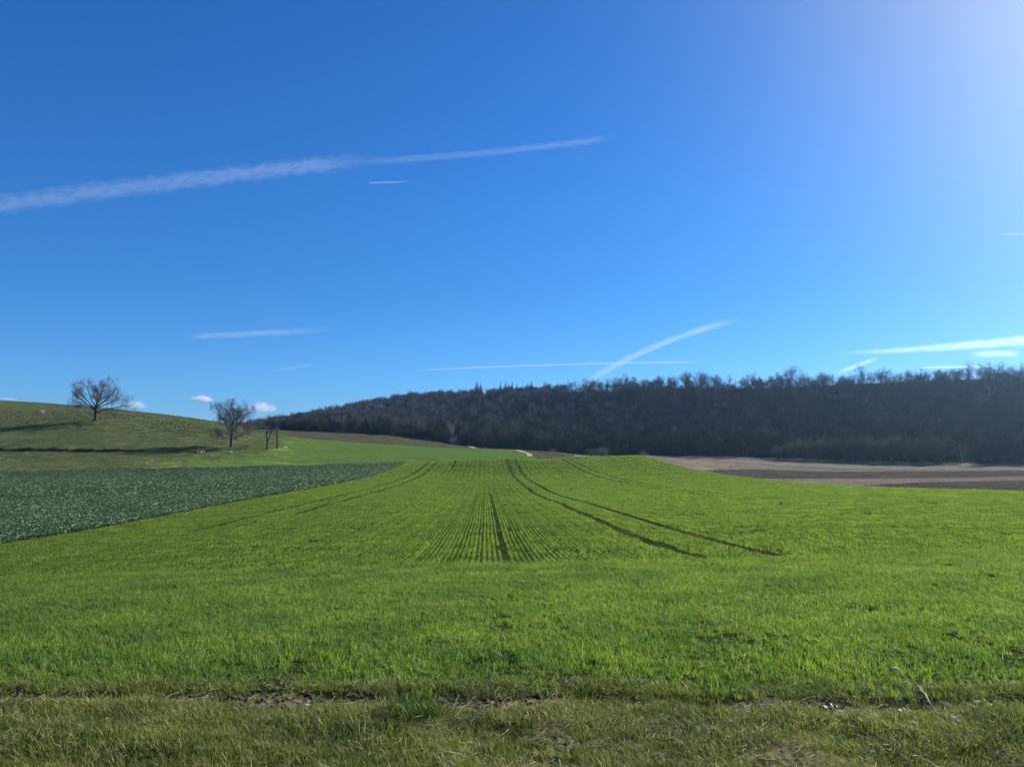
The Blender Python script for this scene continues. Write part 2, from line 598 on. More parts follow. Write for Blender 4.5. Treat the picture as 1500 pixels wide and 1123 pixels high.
def rowseg(nb, length, half, Lm, w, spread, mat, name, seg=3):
    """a length of drilled row: the leaves lean mostly along it"""
    m = MB()
    for _ in range(nb):
        az = random.choice((math.pi / 2, -math.pi / 2)) + random.gauss(0, .95)
        m.blade(Vector((random.gauss(0, half), random.uniform(-length / 2, length / 2), -.01)), az, abs(random.gauss(0, spread)) + .06,
                Lm * random.uniform(.6, 1.15), w * random.uniform(.7, 1.25), seg, 0, random.uniform(-1.2, 1.2), random.uniform(0, .2))
    return m.mesh(name, mat)


src_wt = sources('wheat_tuft', [tuft(14, .028, .08, .0048, .62, M_wheat, 'wheat_tuft') for _ in range(8)])
src_r1 = sources('wheat_row_near', [rowseg(44, .5, .021, .095, .007, .38, M_wheat, 'wheat_row') for _ in range(6)])
src_rm = sources('wheat_row_middle', [rowseg(50, 1.0, .018, .105, .011, .34, M_wheat, 'wheat_row') for _ in range(5)])
src_r2 = sources('wheat_row_far', [rowseg(50, 1.5, .04, .115, .017, .36, M_wheat, 'wheat_row') for _ in range(5)])

TRACKS = [(4.96, .20, 17.2, 190), (6.80, .19, 17.6, 190), (17.7, .15, 50, 190), (19.3, .15, 50, 190), (30.0, .16, 70, 190), (31.9, .16, 70, 190),
          (-12.7, .19, 34, 190), (-10.8, .19, 44, 190), (-6.6, .2, 150, 182), (.50, .075, 17.0, 75)]


def in_track(R, y):
    k = np.zeros(R.shape, bool)
    for c, hw, d0, d1 in TRACKS:
        k |= (np.abs(R - c + .02 * np.sin(y * .35 + c)) < hw * (1 + .10 * np.sin(y * 1.1 + c * 3))) & (y > d0 + .5 * np.sin(R * 9)) & (y < d1)
    return k


# headland, drilled across
x, y = fan_points(180000, 4.9, 18.4, 1.02)
e = y - verge_edge(x / y)
y = np.round(y / .13) * .13 + rng.normal(0, .022, len(y))
gap = wob(x, y, 1.9) + .6 * wob(x + 3, y, 5.3)
ok = (e > .04 + .10 * wob(x, y, 3.1)) & ((gap < .5) | (rng.random(len(x)) < .3)) & (rng.random(len(x)) < np.clip(.45 + e * 1.2, 0, 1))
ok &= (rng.random(len(x)) < np.clip(1.25 - y / 30, .5, 1)) & (x - T0 * y > -18.6) & (rng.random(len(x)) < np.clip((18.4 - y) / 1.1, 0, 1))
x, y, e = x[ok], y[ok], e[ok]
sc = rng.uniform(.5, 1.4, len(x)) * np.clip(.62 + e * .5, .5, 1.0) * (1 - .2 * wob(x, y, .8) - .14 * wob(x + 7, y, 2.6))
P0 = np.column_stack([x, y, height(x, y)])
# drilled rows, near
def row_points(sp, y0, y1, dl, jit):
    rows = np.arange(-18.5, 36, sp)
    RR, Y = np.meshgrid(rows, np.arange(y0, y1, dl))
    RR = RR.ravel() + rng.normal(0, jit, RR.size); Y = Y.ravel() + rng.uniform(-.25 * dl, .25 * dl, RR.size)
    X = RR + T0 * Y + .012 * np.sin(Y * .21) + .006 * np.sin(Y * .57 + 1)
    k = np.round(RR / sp)
    rv = 1 + .135 * np.sin(k * 1.37 + .6 * np.sin(k * .41)) + .09 * np.sin(k * 2.9 + 1)
    thin = wob(X, Y, .5) + .7 * wob(X + 11, Y, 1.7)
    ok = (np.abs(X / Y) < .86) & (Y > y0 + (.35 + .3 * np.sin(RR * 31)) * (y0 < 20)) & ((thin < .75) | (rng.random(RR.size) < .55))
    trk = in_track(RR, Y)
    ok &= rng.random(RR.size) < np.clip(.40 + .72 * rv, 0, 1)
    ok &= ~trk | (rng.random(RR.size) < .25)
    h = rng.uniform(.82, 1.18, RR.size) * (1 - .13 * wob(X, Y, .35)) * rv * np.where(trk, .34, 1.0)
    return np.column_stack([X, Y, height(X, Y)])[ok], h[ok]


P1, H1 = row_points(.136, 16.9, 50, .5, .004)
P1b, H1b = row_points(.136, 50, 120, 1.0, .005)
P2, H2 = row_points(.204, 120, 190, 1.4, .010)
yaw = math.atan(-T0)
w0 = scatter('wheat', src_wt, P0, rng.uniform(0, 6.283, len(P0)), sc, 'bright green young wheat on the headland in front of the drilled rows', .12)
def flip(n): return yaw + np.where(rng.random(n) < .5, 0, math.pi)


w1 = scatter('wheat', src_r1, P1, flip(len(P1)), H1, 'young green wheat standing in long straight rows just beyond the headland')
w1 = scatter('wheat', src_rm, P1b, flip(len(P1b)), H1b, 'young green wheat in rows through the middle of the field')
w2 = scatter('wheat', src_r2, P2, flip(len(P2)), H2, 'young green wheat far along the rows up to the crest of the field')

# ---- verge grass, straw and clods
M_vg = leaf_mat('verge_grass', [(0.0, (.06, .095, .018)), (0.45, (.13, .173, .036)), (0.76, (.22, .228, .07)), (1.0, (.42, .37, .19))], trans=.4,
                patch=(1.6, (.7, .75, .8), (1.15, 1.1, 1.0)))
M_straw = rough_mat('dry_straw', (.26, .21, .12), (.5, .43, .28), 9, .7, .0)
M_clod = rough_mat('soil_clod', (.05, .038, .026), (.12, .092, .065), 12, .95, .6, .25)
M_stone = rough_mat('pale_stone', (.27, .25, .21), (.46, .43, .38), 14, .85, .3, .15)
src_vg = sources('verge_tuft', [tuft(15, .045, .062, .0034, .75, M_vg, 'verge_tuft') for _ in range(8)])


def lump(r, seed, sub=2):
    import bmesh
    bm = bmesh.new()
    bmesh.ops.create_icosphere(bm, subdivisions=sub, radius=r)
    for v in bm.verts:
        q = v.co.normalized()
        v.co *= 1 + .35 * mnoise.noise(q * 1.6 + Vector((seed * 3.1, seed, 0))) + .18 * mnoise.noise(q * 4 + Vector((0, seed * 2.3, seed)))
        v.co.z *= .62
    me = bpy.data.meshes.new('lump')
    bm.to_mesh(me); bm.free()
    return me


cl = []
for i in range(6):
    me = lump(.02, i); me.materials.append(M_clod); cl.append(me)
src_cl = sources('clod', cl)
x, y = fan_points(46000, 2.9, 5.9, 1.08)
e = y - verge_edge(x / y)
bare = wob(x, y, 2.3) + .7 * wob(x - 5, y * 1.6, 6.1) + (1.25 + .5 * wob(x, y * 0, 1.9)) * np.exp(-((e + .10) / .15) ** 2) + .5 * np.exp(-((y - 4.12 - .1 * wob(x, y, 1.3)) / .12) ** 2) + .5 * np.clip(3.9 - y, 0, 1)
ok = (e < .25) & ((bare < rng.normal(.9, .24, len(x))) | ((rng.random(len(x)) < .3) & (e < -.35)))
x, y, bare = x[ok], y[ok], bare[ok]


def ground_z(x, y):
    """true surface of the sheet close to the camera, with its small relief"""
    i = np.clip((np.log(np.maximum(y, 2.6)) - math.log(2.6)) / (math.log(1500) - math.log(2.6)) * 519, 0, 518.999)
    j = np.clip((x / y + 1.1) / 2.2 * 578, 0, 577.999) + 25
    i0, j0 = i.astype(int), j.astype(int); fi, fj = i - i0, j - j0
    return (ZZ[i0, j0] * (1 - fi) * (1 - fj) + ZZ[i0 + 1, j0] * fi * (1 - fj) + ZZ[i0, j0 + 1] * (1 - fi) * fj + ZZ[i0 + 1, j0 + 1] * fi * fj)


scatter('verge_grass', src_vg, np.column_stack([x, y, ground_z(x, y)]), rng.uniform(0, 6.283, len(x)), rng.uniform(.55, 1.35, len(x)) * np.clip(1.1 - bare * .4, .45, 1.4) * (1 + .28 * wob(x, y, 3.7)),
        'short tussocky olive grass on the verge in the foreground', .2)
x, y = fan_points(11500, 2.9, 5.7, 1.08)
e = y - verge_edge(x / y)
bare = wob(x, y, 2.3) + .7 * wob(x - 5, y * 1.6, 6.1) + 1.7 * np.exp(-((e + .10) / .15) ** 2) + .5 * np.clip(3.85 - y, 0, 1)
ok = bare > 1.1
x, y = x[ok], y[ok]
scatter('soil_clods', src_cl, np.column_stack([x, y, ground_z(x, y) + .004]), rng.uniform(0, 6.283, len(x)), np.clip(rng.gamma(1.6, .26, len(x)) + .12, 0, .85), 'dark crumbly clods of soil along the edge of the wheat', .5)
ms = []
for i in range(4):
    m = MB()
    for _ in range(3):
        a0 = random.uniform(0, 6.283); p = Vector((random.gauss(0, .04), random.gauss(0, .04), random.uniform(.004, .03)))
        q = p + Vector((math.cos(a0), math.sin(a0), random.uniform(-.15, .25))) * random.uniform(.03, .09)
        mm = (p + q) / 2 + rvec() * .008
        m.tube([p, mm, q], [.0009, .0011, .0007], 4)
    ms.append(m.mesh('straw', M_straw))
x, y = fan_points(3300, 2.9, 5.6, 1.08)
ok = (wob(x, y, 1.2) > -.2)
x, y = x[ok], y[ok]
scatter('straw_litter', sources('straw', ms), np.column_stack([x, y, ground_z(x, y) + .004]), rng.uniform(0, 6.283, len(x)), rng.uniform(.6, 1.3, len(x)), 'dry straw and dead stalks lying on the verge', .15)

M_weed = leaf_mat('weed_leaf', [(0, (.05, .095, .022)), (.6, (.08, .14, .035)), (1, (.15, .17, .06))], trans=.35)

# ---- rape
M_rape = leaf_mat('rape_leaf', [(0.0, (.045, .09, .038)), (0.5, (.072, .13, .06)), (0.88, (.10, .165, .08)), (1.0, (.20, .26, .16))], trans=.25, tcol=(1.2, 1.4, .6), rough=.5, spec=.3,
                  patch=(.12, (.85, .9, .95), (1.1, 1.05, 1.0)))


def rape(nl, r, name):
    m = MB()
    for k in range(nl):
        a = 2.4 * k + random.uniform(-.4, .4); L_ = r * random.uniform(.7, 1.2); up = random.uniform(.35, 1.1)
        h = Vector((math.cos(a), math.sin(a), 0)); sd = Vector((-math.sin(a), math.cos(a), 0)) * L_ * random.uniform(.26, .36)
        sd = sd + Vector((0, 0, random.uniform(-.06, .06)))
        z = Vector((0, 0, 1))
        p0 = z * .02; p1 = h * L_ * .35 + z * L_ * up * .55; p2 = h * L_ * .75 + z * L_ * up * .85; p3 = h * L_ * 1.05 + z * L_ * up * .7
        nb = len(m.v)
        m.v += [tuple(p0 - sd * .08), tuple(p0 + sd * .08), tuple(p1 - sd * .7 + z * .02), tuple(p1 + sd * .7 + z * .02), tuple(p2 - sd), tuple(p2 + sd), tuple(p3)]
        m.f += [(nb, nb + 1, nb + 3, nb + 2), (nb + 2, nb + 3, nb + 5, nb + 4), (nb + 4, nb + 5, nb + 6)]; m.m += [0, 0, 0]
    return m.mesh(name, M_rape)


wm = []
for _ in range(5):
    q_ = rape(8, .22, 'weed'); q_.transform(Matrix.Diagonal((.17, .17, .085, 1))); q_.materials.clear(); q_.materials.append(M_weed); wm.append(q_)
x, y = fan_points(900, 4.2, 5.5, 1.08)
ok = wob(x, y, 1.7) > .1
x, y = x[ok], y[ok]
scatter('weeds', sources('weed', wm), np.column_stack([x, y, ground_z(x, y)]), rng.uniform(0, 6.283, len(x)), rng.uniform(.5, 1.4, len(x)), 'small broad leaved weeds growing flat among the verge grass', .2)
src_rp = sources('rape_plant', [rape(9, .122, 'rape_plant') for _ in range(7)])
x, y = fan_points(118000, 26, 70, -.28, -.92)
ok = (x - T0 * y < -18.8 + .12 * wob(x, y, 2))
xa, ya = x[ok], y[ok]
x, y = fan_points(160000, 70, 188, -.05, -.85)
ok = (zone(x, y) == 3) & (rng.random(len(x)) < .85)
xb, yb = x[ok], y[ok]
x = np.concatenate([xa, xb]); y = np.concatenate([ya, yb])
scatter('rapeseed', src_rp, np.column_stack([x, y, height(x, y)]), rng.uniform(0, 6.283, len(x)),
        np.where(y < 70, 1.0, 1.25) * rng.uniform(.7, 1.25, len(x)) * (1 - .15 * wob(x, y, .5)), 'dark blue green rapeseed plants covering the field on the left', .15)

# ---- sward on the far fields
def patchm(nb, size, Lm, w, spread, mat, name):
    m = MB()
    for _ in range(nb):
        m.blade(Vector((random.uniform(-size, size), random.uniform(-size, size), -.03)), random.uniform(0, 6.283), abs(random.gauss(0, spread)) + .1, Lm * random.uniform(.5, 1.2),
                w * random.uniform(.7, 1.3), 2, 0, random.uniform(-1.2, 1.2), random.uniform(0, .25))
    return m.mesh(name, mat)


M_far = leaf_mat('far_crop_leaf', [(0, (.072, .14, .028)), (.5, (.10, .175, .036)), (1, (.14, .215, .055))], trans=.45, patch=(.05, (.9, .92, .9), (1.08, 1.05, 1.0)))
src_ff = sources('far_crop_patch', [patchm(70, .9, .13, .03, .4, M_far, 'far_crop_patch') for _ in range(4)])
x = rng.uniform(-110, 40, 60000); y = rng.uniform(188, 335, 60000)
ok = zone(x, y) == 5
x, y = x[ok], y[ok]
scatter('far_crop', src_ff, np.column_stack([x, y, height(x, y)]), rng.uniform(0, 6.283, len(x)), rng.uniform(.8, 1.1, len(x)), 'short green crop on the rising field behind the wheat')

M_hill = leaf_mat('hill_grass', [(0, (.045, .08, .024)), (.45, (.08, .115, .042)), (.8, (.12, .135, .06)), (1, (.23, .20, .125))], trans=.3,
                  patch=(.045, (.75, .8, .7), (1.25, 1.15, 1.05)))
src_hg = sources('hill_grass_patch', [patchm(60, .9, .22, .035, .55, M_hill, 'hill_grass_patch') for _ in range(5)])
x = rng.uniform(-260, -50, 60000); y = rng.uniform(160, 330, 60000)
ok = (zone(x, y) == 4) & (rng.random(60000) < .8)
x, y = x[ok], y[ok]
scatter('hill_grass', src_hg, np.column_stack([x, y, height(x, y)]), rng.uniform(0, 6.283, len(x)), rng.uniform(.6, 1.2, len(x)) * (1 + .35 * wob(x, y, .12)), 'rough olive and straw coloured grass on the hillside at left')

M_stub = leaf_mat('stubble_stalk', [(0, (.13, .112, .085)), (.5, (.20, .178, .138)), (1, (.34, .30, .235))], trans=.2, tcol=(1.1, 1, .8), patch=(.08, (.8, .8, .82), (1.15, 1.1, 1.05)))
src_st = sources('stubble_patch', [patchm(46, .9, .16, .022, .5, M_stub, 'stubble_patch') for _ in range(5)])
x = rng.uniform(20, 330, 80000); y = rng.uniform(45, 392, 80000)
zq = zone(x, y)
ok = ((zq == 7) | ((zq == 8) & (rng.random(len(x)) < .22 + .2 * wob(x, y, .2)))) & (np.abs(x / y) < .76)
x, y = x[ok], y[ok]
scatter('stubble', src_st, np.column_stack([x, y, height(x, y)]), rng.uniform(0, 6.283, len(x)), rng.uniform(.5, 1.1, len(x)), 'pale brown stubble and dead weeds on the field below the wood at right')
M_fal = leaf_mat('fallow_weeds', [(0, (.045, .05, .027)), (.6, (.068, .068, .04)), (1, (.12, .105, .07))], trans=.2, patch=(.08, (.8, .8, .82), (1.15, 1.1, 1.05)))
src_fl = sources('fallow_patch', [patchm(46, .9, .16, .022, .5, M_fal, 'fallow_patch') for _ in range(4)])
x = rng.uniform(-130, 60, 30000); y = rng.uniform(186, 392, 30000)
ok = zone(x, y) == 6
x, y = x[ok], y[ok]
scatter('fallow_weeds', src_fl, np.column_stack([x, y, height(x, y)]), rng.uniform(0, 6.283, len(x)), rng.uniform(.5, 1.1, len(x)), 'dull brown green weeds on the strip between the far crop and the wood')

# ------------------------------------------------------------------ trees
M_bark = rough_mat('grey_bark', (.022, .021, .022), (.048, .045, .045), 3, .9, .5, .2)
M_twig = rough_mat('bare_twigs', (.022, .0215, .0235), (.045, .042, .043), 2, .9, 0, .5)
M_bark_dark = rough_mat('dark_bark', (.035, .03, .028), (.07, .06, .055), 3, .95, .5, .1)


def grow(tr, cr, p, d, L_, r, lev, K):
    n = K['segs'][lev]
    pts, rad = [p.copy()], [r]
    dirs = [d.copy()]
    for i in range(n):
        d = (d + rvec() * K['wander'][lev] + Vector((0, 0, K['trop'][lev]))).normalized()
        p = p + d * (L_ / n)
        pts.append(p); rad.append(max(r * (1 - (1 - K['taper'][lev]) * (i + 1) / n), K['rmin'])); dirs.append(d.copy())
    mb = tr if lev < K['trunk_levels'] else cr
    mb.tube(pts, rad, K['sides'][lev])
    if lev + 1 >= len(K['segs']):
        for _ in range(K['twigs']):
            f = random.uniform(.15, 1) * n
            i = min(int(f), n - 1)
            q = pts[i].lerp(pts[i + 1], f - i)
            dd = (dirs[i + 1] + rvec() * K['tw_spread'] + Vector((0, 0, K['tw_up']))).normalized()
            l_ = K['tw_len'] * random.uniform(.5, 1.2)
            s = dd.orthogonal().normalized()
            s = (Matrix.Rotation(random.uniform(0, 6.28), 3, dd) @ s) * K['tw_w']
            e = q + dd * l_ + rvec() * l_ * .12
            cr.poly([q - s, q + s, e])
            if random.random() < .7:
                q2 = q.lerp(e, .5); d3 = (dd + rvec() * .8).normalized()
                cr.poly([q2 - s * .7, q2 + s * .7, q2 + d3 * l_ * .6])
        return
    for _ in range(K['kids'][lev]):
        f = random.uniform(K['start'][lev], 1) ** K.get('pw', 1.0) * n
        i = min(int(f), n - 1)
        q = pts[i].lerp(pts[i + 1], f - i)
        ang = math.radians(random.uniform(*K['ang'][lev]))
        ax = (Matrix.Rotation(random.uniform(0, 6.28), 3, dirs[i + 1]) @ dirs[i + 1].orthogonal()).normalized()
        dd = Matrix.Rotation(ang, 3, ax) @ dirs[i + 1]
        fr = f / n
        grow(tr, cr, q, dd, L_ * K['ratio'][lev] * random.uniform(.75, 1.15) * (1.15 - .45 * fr), max(rad[i] * K['rr'][lev], K['rmin']), lev + 1, K)


FOREST = dict(segs=[5, 5, 3, 2], wander=[.06, .13, .2, .25], trop=[.03, .13, .08, .05], taper=[.4, .3, .4, .4], rmin=.011, sides=[6, 4, 3, 3], trunk_levels=1,
              kids=[10, 6, 4], start=[.42, .3, .25], ang=[(18, 48), (22, 52), (25, 60)], ratio=[.72, .5, .5], rr=[.5, .5, .6], twigs=11, tw_len=.85, tw_w=.0085, tw_spread=.6, tw_up=.2)


def forest_tree(H, K=FOREST):
    tr, cr = MB(), MB()
    grow(tr, cr, Vector((0, 0, -.3)), Vector((random.gauss(0, .05), random.gauss(0, .05), 1)).normalized(), H * .62, H * .016, 0, K)
    k = H / max(v[2] for v in cr.v)
    for mb in (tr, cr): mb.v = [(v[0] * k, v[1] * k, v[2] * k) for v in mb.v]
    return tr, cr


M_pale_lit = rough_mat('pale_sunlit_twigs', (.078, .077, .08), (.135, .129, .128), 2, .9, 0, .35)  # lighter copy of bare twigs; sunlight on the left slope painted into the colour
# the wood on the ridge: one far-off mass
fmesh, litmesh = [], []
for i in range(6):
    tr, cr = forest_tree(random.uniform(12, 14.5))
    m = MB(); m.v = tr.v + cr.v
    m.f = tr.f + [tuple(k + len(tr.v) for k in f) for f in cr.f]; m.m = [0] * len(tr.f) + [1] * len(cr.f)
    fmesh.append(m.mesh('forest_tree', [M_bark, M_twig]))
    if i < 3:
        litm = fmesh[-1].copy(); litm.materials[1] = M_pale_lit; litmesh.append(litm)
NT = 15000
x = rng.uniform(-330, 420, NT); y = rng.uniform(285, 700, NT)
px = 750 + F * x / y
rid = np.interp(px, [325, 500, 640, 800, 960, 1150, 1300, 1500, 1900], [620, 660, 670, 640, 595, 540, 498, 466, 430])
ok = (zone(x, y) == 9) & (y < rid) & (np.abs(x / y) < .78)
ok &= (px < 830) | (y < rid - 38) | (rng.random(NT) < .6)
x, y = x[ok], y[ok]
dep = np.interp(y - 290, [0, 400], [1, 1])
scl = rng.uniform(.68, 1.14, len(x)) * (1 + .10 * wob(x, y, .045))
px = 750 + F * x / y
scl *= np.where((px > 830) & (y > np.interp(px, [640, 800, 960, 1150, 1300, 1500, 1900], [670, 640, 595, 540, 498, 466, 430]) - 60), rng.uniform(.45, 1.12, len(x)), 1.0)
scl *= np.interp(px, [325, 350, 390, 440, 560, 700, 900, 1500], [.2, .34, .5, .56, .68, .8, .95, 1.0])
sunlit = (rng.random(len(x)) < np.interp(px, [300, 640, 800, 950], [.75, .65, .28, .06]) + .3 * wob(x, y, .06))  # lighter trees gather leftward, painting that slope as sunlit
sz = np.column_stack([scl * 1.15, scl * 1.15, scl * rng.uniform(.92, 1.1, len(x))])
zt_ = height(x, y)
for sel, ms_, lab in ((~sunlit, fmesh, 'dark leafless wood covering the ridge behind the fields'), (sunlit, litmesh, 'paler grey ash trees mixed into the wood, mostly on its left slope, sunlight put into the twig colour')):
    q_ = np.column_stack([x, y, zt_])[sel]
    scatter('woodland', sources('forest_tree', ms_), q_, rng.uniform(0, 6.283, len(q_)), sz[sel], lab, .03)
print('forest trees', len(x))
# understorey
SHR = dict(segs=[2, 2, 2], wander=[.15, .2, .25], trop=[.1, .1, .05], taper=[.5, .4, .4], rmin=.008, sides=[4, 3, 3], trunk_levels=1,
           kids=[5, 4], start=[.2, .25], ang=[(20, 50), (25, 55)], ratio=[.6, .6], rr=[.6, .6], twigs=6, tw_len=.6, tw_w=.010, tw_spread=.6, tw_up=.3)


def shrub(H, wid, stems, K=SHR):
    tr, cr = MB(), MB()
    for _ in range(stems):
        a = random.uniform(0, 6.28); le = random.uniform(0, wid)
        grow(tr, cr, Vector((math.cos(a) * .15, math.sin(a) * .15, -.1)), Vector((math.cos(a) * le, math.sin(a) * le, 1)).normalized(), H * random.uniform(.5, .75), H * .012, 0, K)
    return tr, cr


def join(tr, cr):
    m = MB(); m.v = tr.v + cr.v
    m.f = tr.f + [tuple(k + len(tr.v) for k in f) for f in cr.f]; m.m = [0] * len(tr.f) + [1] * len(cr.f)
    return m


sh = [join(*shrub(5, .5, 7)).mesh('understorey_shrub', [M_bark, M_twig]) for _ in range(3)]
x = rng.uniform(-330, 420, 60000); y = rng.uniform(285, 680, 60000)
px = 750 + F * x / y
fbv = np.interp(px, [395, 410, 500, 590, 692, 770, 800, 860, 960, 1130, 1300, 1500, 1900], [345, 340, 352, 362, 365, 372, 378, 386, 371, 340, 311, 290, 280])
rdg = np.interp(px, [325, 500, 640, 800, 960, 1150, 1300, 1500, 1900], [620, 660, 670, 640, 595, 540, 498, 466, 430])
ok = (zone(x, y) == 9) & ((y < fbv + 25) | ((y > rdg - 60) & (px > 600) & (y < rdg) & ((px < 830) | (rng.random(len(x)) < .5)))) & (np.abs(x / y) < .78)
x, y = x[ok], y[ok]
scatter('undergrowth', sources('understorey_shrub', sh), np.column_stack([x, y, height(x, y)]), rng.uniform(0, 6.283, len(x)), rng.uniform(.5, 1.1, len(x)), 'dark bare undergrowth along the foot of the wood', .05)

# ---- two big bare trees on the hillside
BIG = dict(segs=[4, 6, 4, 3, 2], wander=[.05, .16, .22, .25, .3], trop=[.02, .05, .05, .04, .02], taper=[.6, .3, .35, .4, .4], rmin=.014, sides=[9, 7, 5, 4, 3], trunk_levels=2,
           kids=[0, 7, 6, 4], start=[.5, .26, .2, .2], ang=[(30, 50), (28, 58), (28, 60), (30, 65)], ratio=[.8, .5, .55, .55], rr=[.6, .5, .55, .55], twigs=8, tw_len=.8, tw_w=.0075, tw_spread=.7, tw_up=.12)


def hero(name, px, py, d, limbs, trunk_h, trunk_r, K, label, twm):
    base = hit(px, py) if d is None else at(px, py, d)
    base.z = hz(base.x, base.y)
    root = empty(name, base, label, 'tree')
    tr, cr = MB(), MB()
    pts = [Vector((0, 0, -.4)), Vector((.05, 0, .2)), Vector((.1, 0, trunk_h * .55)), Vector((.12, .02, trunk_h))]
    tr.tube(pts, [trunk_r * 1.5, trunk_r * 1.1, trunk_r, trunk_r * .92], 10)
    for (zf, az, el, L_, rr) in limbs:
        q = Vector((.1, 0, trunk_h * zf - .05))
        a = math.radians(az); e = math.radians(el)
        grow(tr, cr, q, Vector((math.cos(a) * math.cos(e), math.sin(a) * math.cos(e), math.sin(e))), L_, trunk_r * rr, 1, K)
    tr.build('trunk', M_bark_dark, root)
    cr.build('crown', twm, root)
    return root


M_twig_hero = rough_mat('hero_twigs', (.10, .09, .086), (.16, .14, .13), 2, .9, 0)
random.seed(5)
hero('bare_tree', 139, 616.5, 226,
     [(1.0, 40, 58, 7.2, .62), (1.0, 12, 40, 8.6, .55), (1.0, 75, 66, 6.6, .45), (.98, 115, 78, 6.2, .55), (.85, 182, 36, 8.8, .55), (.9, 215, 46, 6.0, .45), (.62, -6, 8, 10.5, .55), (.75, 172, 20, 7.4, .38), (.8, -50, 38, 5.0, .4), (.92, 0, 26, 8.8, .42), (1.0, 150, 55, 7.0, .45)],
     4.0, .42, BIG, 'wide spreading bare tree with short trunk, silhouetted on the crest of the left hill', M_twig_hero)
K2 = dict(BIG); K2.update(kids=[0, 10, 7, 4], trop=[.02, .09, .08, .05, .02], twigs=7, tw_w=.0075, tw_len=.75)
random.seed(9)
t2 = [(1.0, 100, 72, 6.8, .6), (1.0, 10, 50, 7.2, .55), (1.0, 175, 48, 7.2, .55), (1.0, 250, 62, 6.3, .5), (.95, 320, 55, 6.3, .5), (1.0, 60, 80, 7.0, .5), (.8, 140, 40, 5.0, .35), (.55, 0, 18, 6.0, .3), (.55, 185, 12, 4.6, .24), (.6, 300, 20, 5, .26)]
hero('bare_tree', 338, 655.5, 205, t2, 3.9, .3, K2, 'round dense bare tree with drooping lower branches beside the two small pollards', M_twig_hero)

# ---- two pollards
def pollard(px, py, d, H, fork, label):
    b_ = at(px, py, d); b_.z = hz(b_.x, b_.y)
    root = empty('pollard_tree', b_, label, 'tree', 'small pollarded trees below the hill')
    tr, cr = MB(), MB()
    tr.tube([Vector((0, 0, -.3)), Vector((.03, 0, H * .35)), Vector((-.06, 0, H * .7)), Vector((-.1, 0, H))], [.28, .22, .2, .26], 8)
    K = dict(SHR); K.update(twigs=4, tw_len=.5, tw_w=.012)
    tops = [Vector((-.1, 0, H))]
    if fork:
        tr.tube([Vector((0, 0, H * .36)), Vector((.5, 0, H * .55)), Vector((.95, .1, H * .85))], [.17, .14, .17], 7)
        tops.append(Vector((.95, .1, H * .85)))
    for q in tops:
        for _ in range(7):
            a = random.uniform(0, 6.28)
            grow(cr, cr, q - Vector((0, 0, .05)), Vector((math.cos(a) * .7, math.sin(a) * .7, .9)).normalized(), random.uniform(.5, 1.1), .04, 0, K)
    tr.build('trunk', M_bark_dark, root)
    cr.build('crown', M_twig_hero, root)


pollard(391, 658, 207, 5.0, True, 'small dark pollard with a forked trunk, left of the pair beside the round tree')
pollard(406, 656, 212, 4.6, False, 'small dark pollard with one straight trunk, right of the forked pollard')

# ---- ridge trees that stand out against the sky on the right
kinds = []
for i in range(4):
    random.seed(40 + i)
    tr, cr = forest_tree(13.5)
    kinds.append((tr.mesh('trunk', M_bark_dark), cr.mesh('crown', M_twig)))
random.seed(77)
ROUND = dict(FOREST); ROUND.update(kids=[15, 7, 5], ang=[(25, 65), (25, 55), (25, 60)])
tr, cr = MB(), MB()
tr, cr = forest_tree(13.5, ROUND)
kinds.append((tr.mesh('trunk', M_bark_dark), cr.mesh('crown', M_twig)))


def ridge_tree(px, top, d, k, label, rz, group=None, name='ridge_tree', wid=1.0):
    t = ray(px, top)[0]
    x_, y_ = t * d, d
    zt = at(px, top, d).z
    zb = hz(x_, y_)
    H = max(v.co.z for v in kinds[k][1].vertices)
    s = (zt - zb) / H
    o = empty(name, (x_, y_, zb), label, 'tree', group)
    o.rotation_euler = (0, 0, rz); o.scale = (s * wid, s * wid, s)
    for nm, me in zip(('trunk', 'crown'), kinds[k]):
        c = bpy.data.objects.new(nm, me); COL.objects.link(c); c.parent = o
    return o


TALL = dict(FOREST); TALL.update(start=[.5, .3, .25], kids=[9, 5, 4], ang=[(14, 40), (22, 50), (25, 60)], twigs=9, tw_w=.008)
tall = []
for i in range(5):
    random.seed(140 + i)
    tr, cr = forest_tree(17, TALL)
    tall.append((tr.mesh('trunk', M_bark), cr.mesh('crown', M_pale_lit)))
random.seed(4)
px_ = 838.0
while px_ < 1545:
    d_ = float(np.interp(px_, [800, 960, 1150, 1300, 1500, 1900], [640, 595, 540, 498, 466, 430])) - random.uniform(2, 30)
    t_ = ray(px_, 570)[0]
    o = empty('ridge_tree', (t_ * d_, d_, hz(t_ * d_, d_) - .2), 'slim bare tree in the see-through row along the top of the wood', 'tree', 'slim bare trees in the row along the top of the wood')
    k_ = random.uniform(.55, 1.06) * (1 + .10 * math.sin(px_ * .045) + .08 * math.sin(px_ * .11))
    w_ = k_ * random.uniform(.9, 1.35)
    o.scale = (w_, w_, k_); o.rotation_euler = (0, 0, random.uniform(0, 6.28))
    for nm, me in zip(('trunk', 'crown'), random.choice(tall)):
        c = bpy.data.objects.new(nm, me); COL.objects.link(c); c.parent = o
    px_ += random.choice((random.uniform(1.2, 4.5), random.uniform(1.5, 5), random.uniform(4, 9)))
ridge_tree(1398, 536, 470, 4, 'broad round bare tree, the widest crown on the right ridge skyline', .4, wid=1.15)
ridge_tree(1182, 545, 520, 0, 'tall bare tree rising in a peak on the ridge skyline left of a short contrail', .2, wid=1.1)
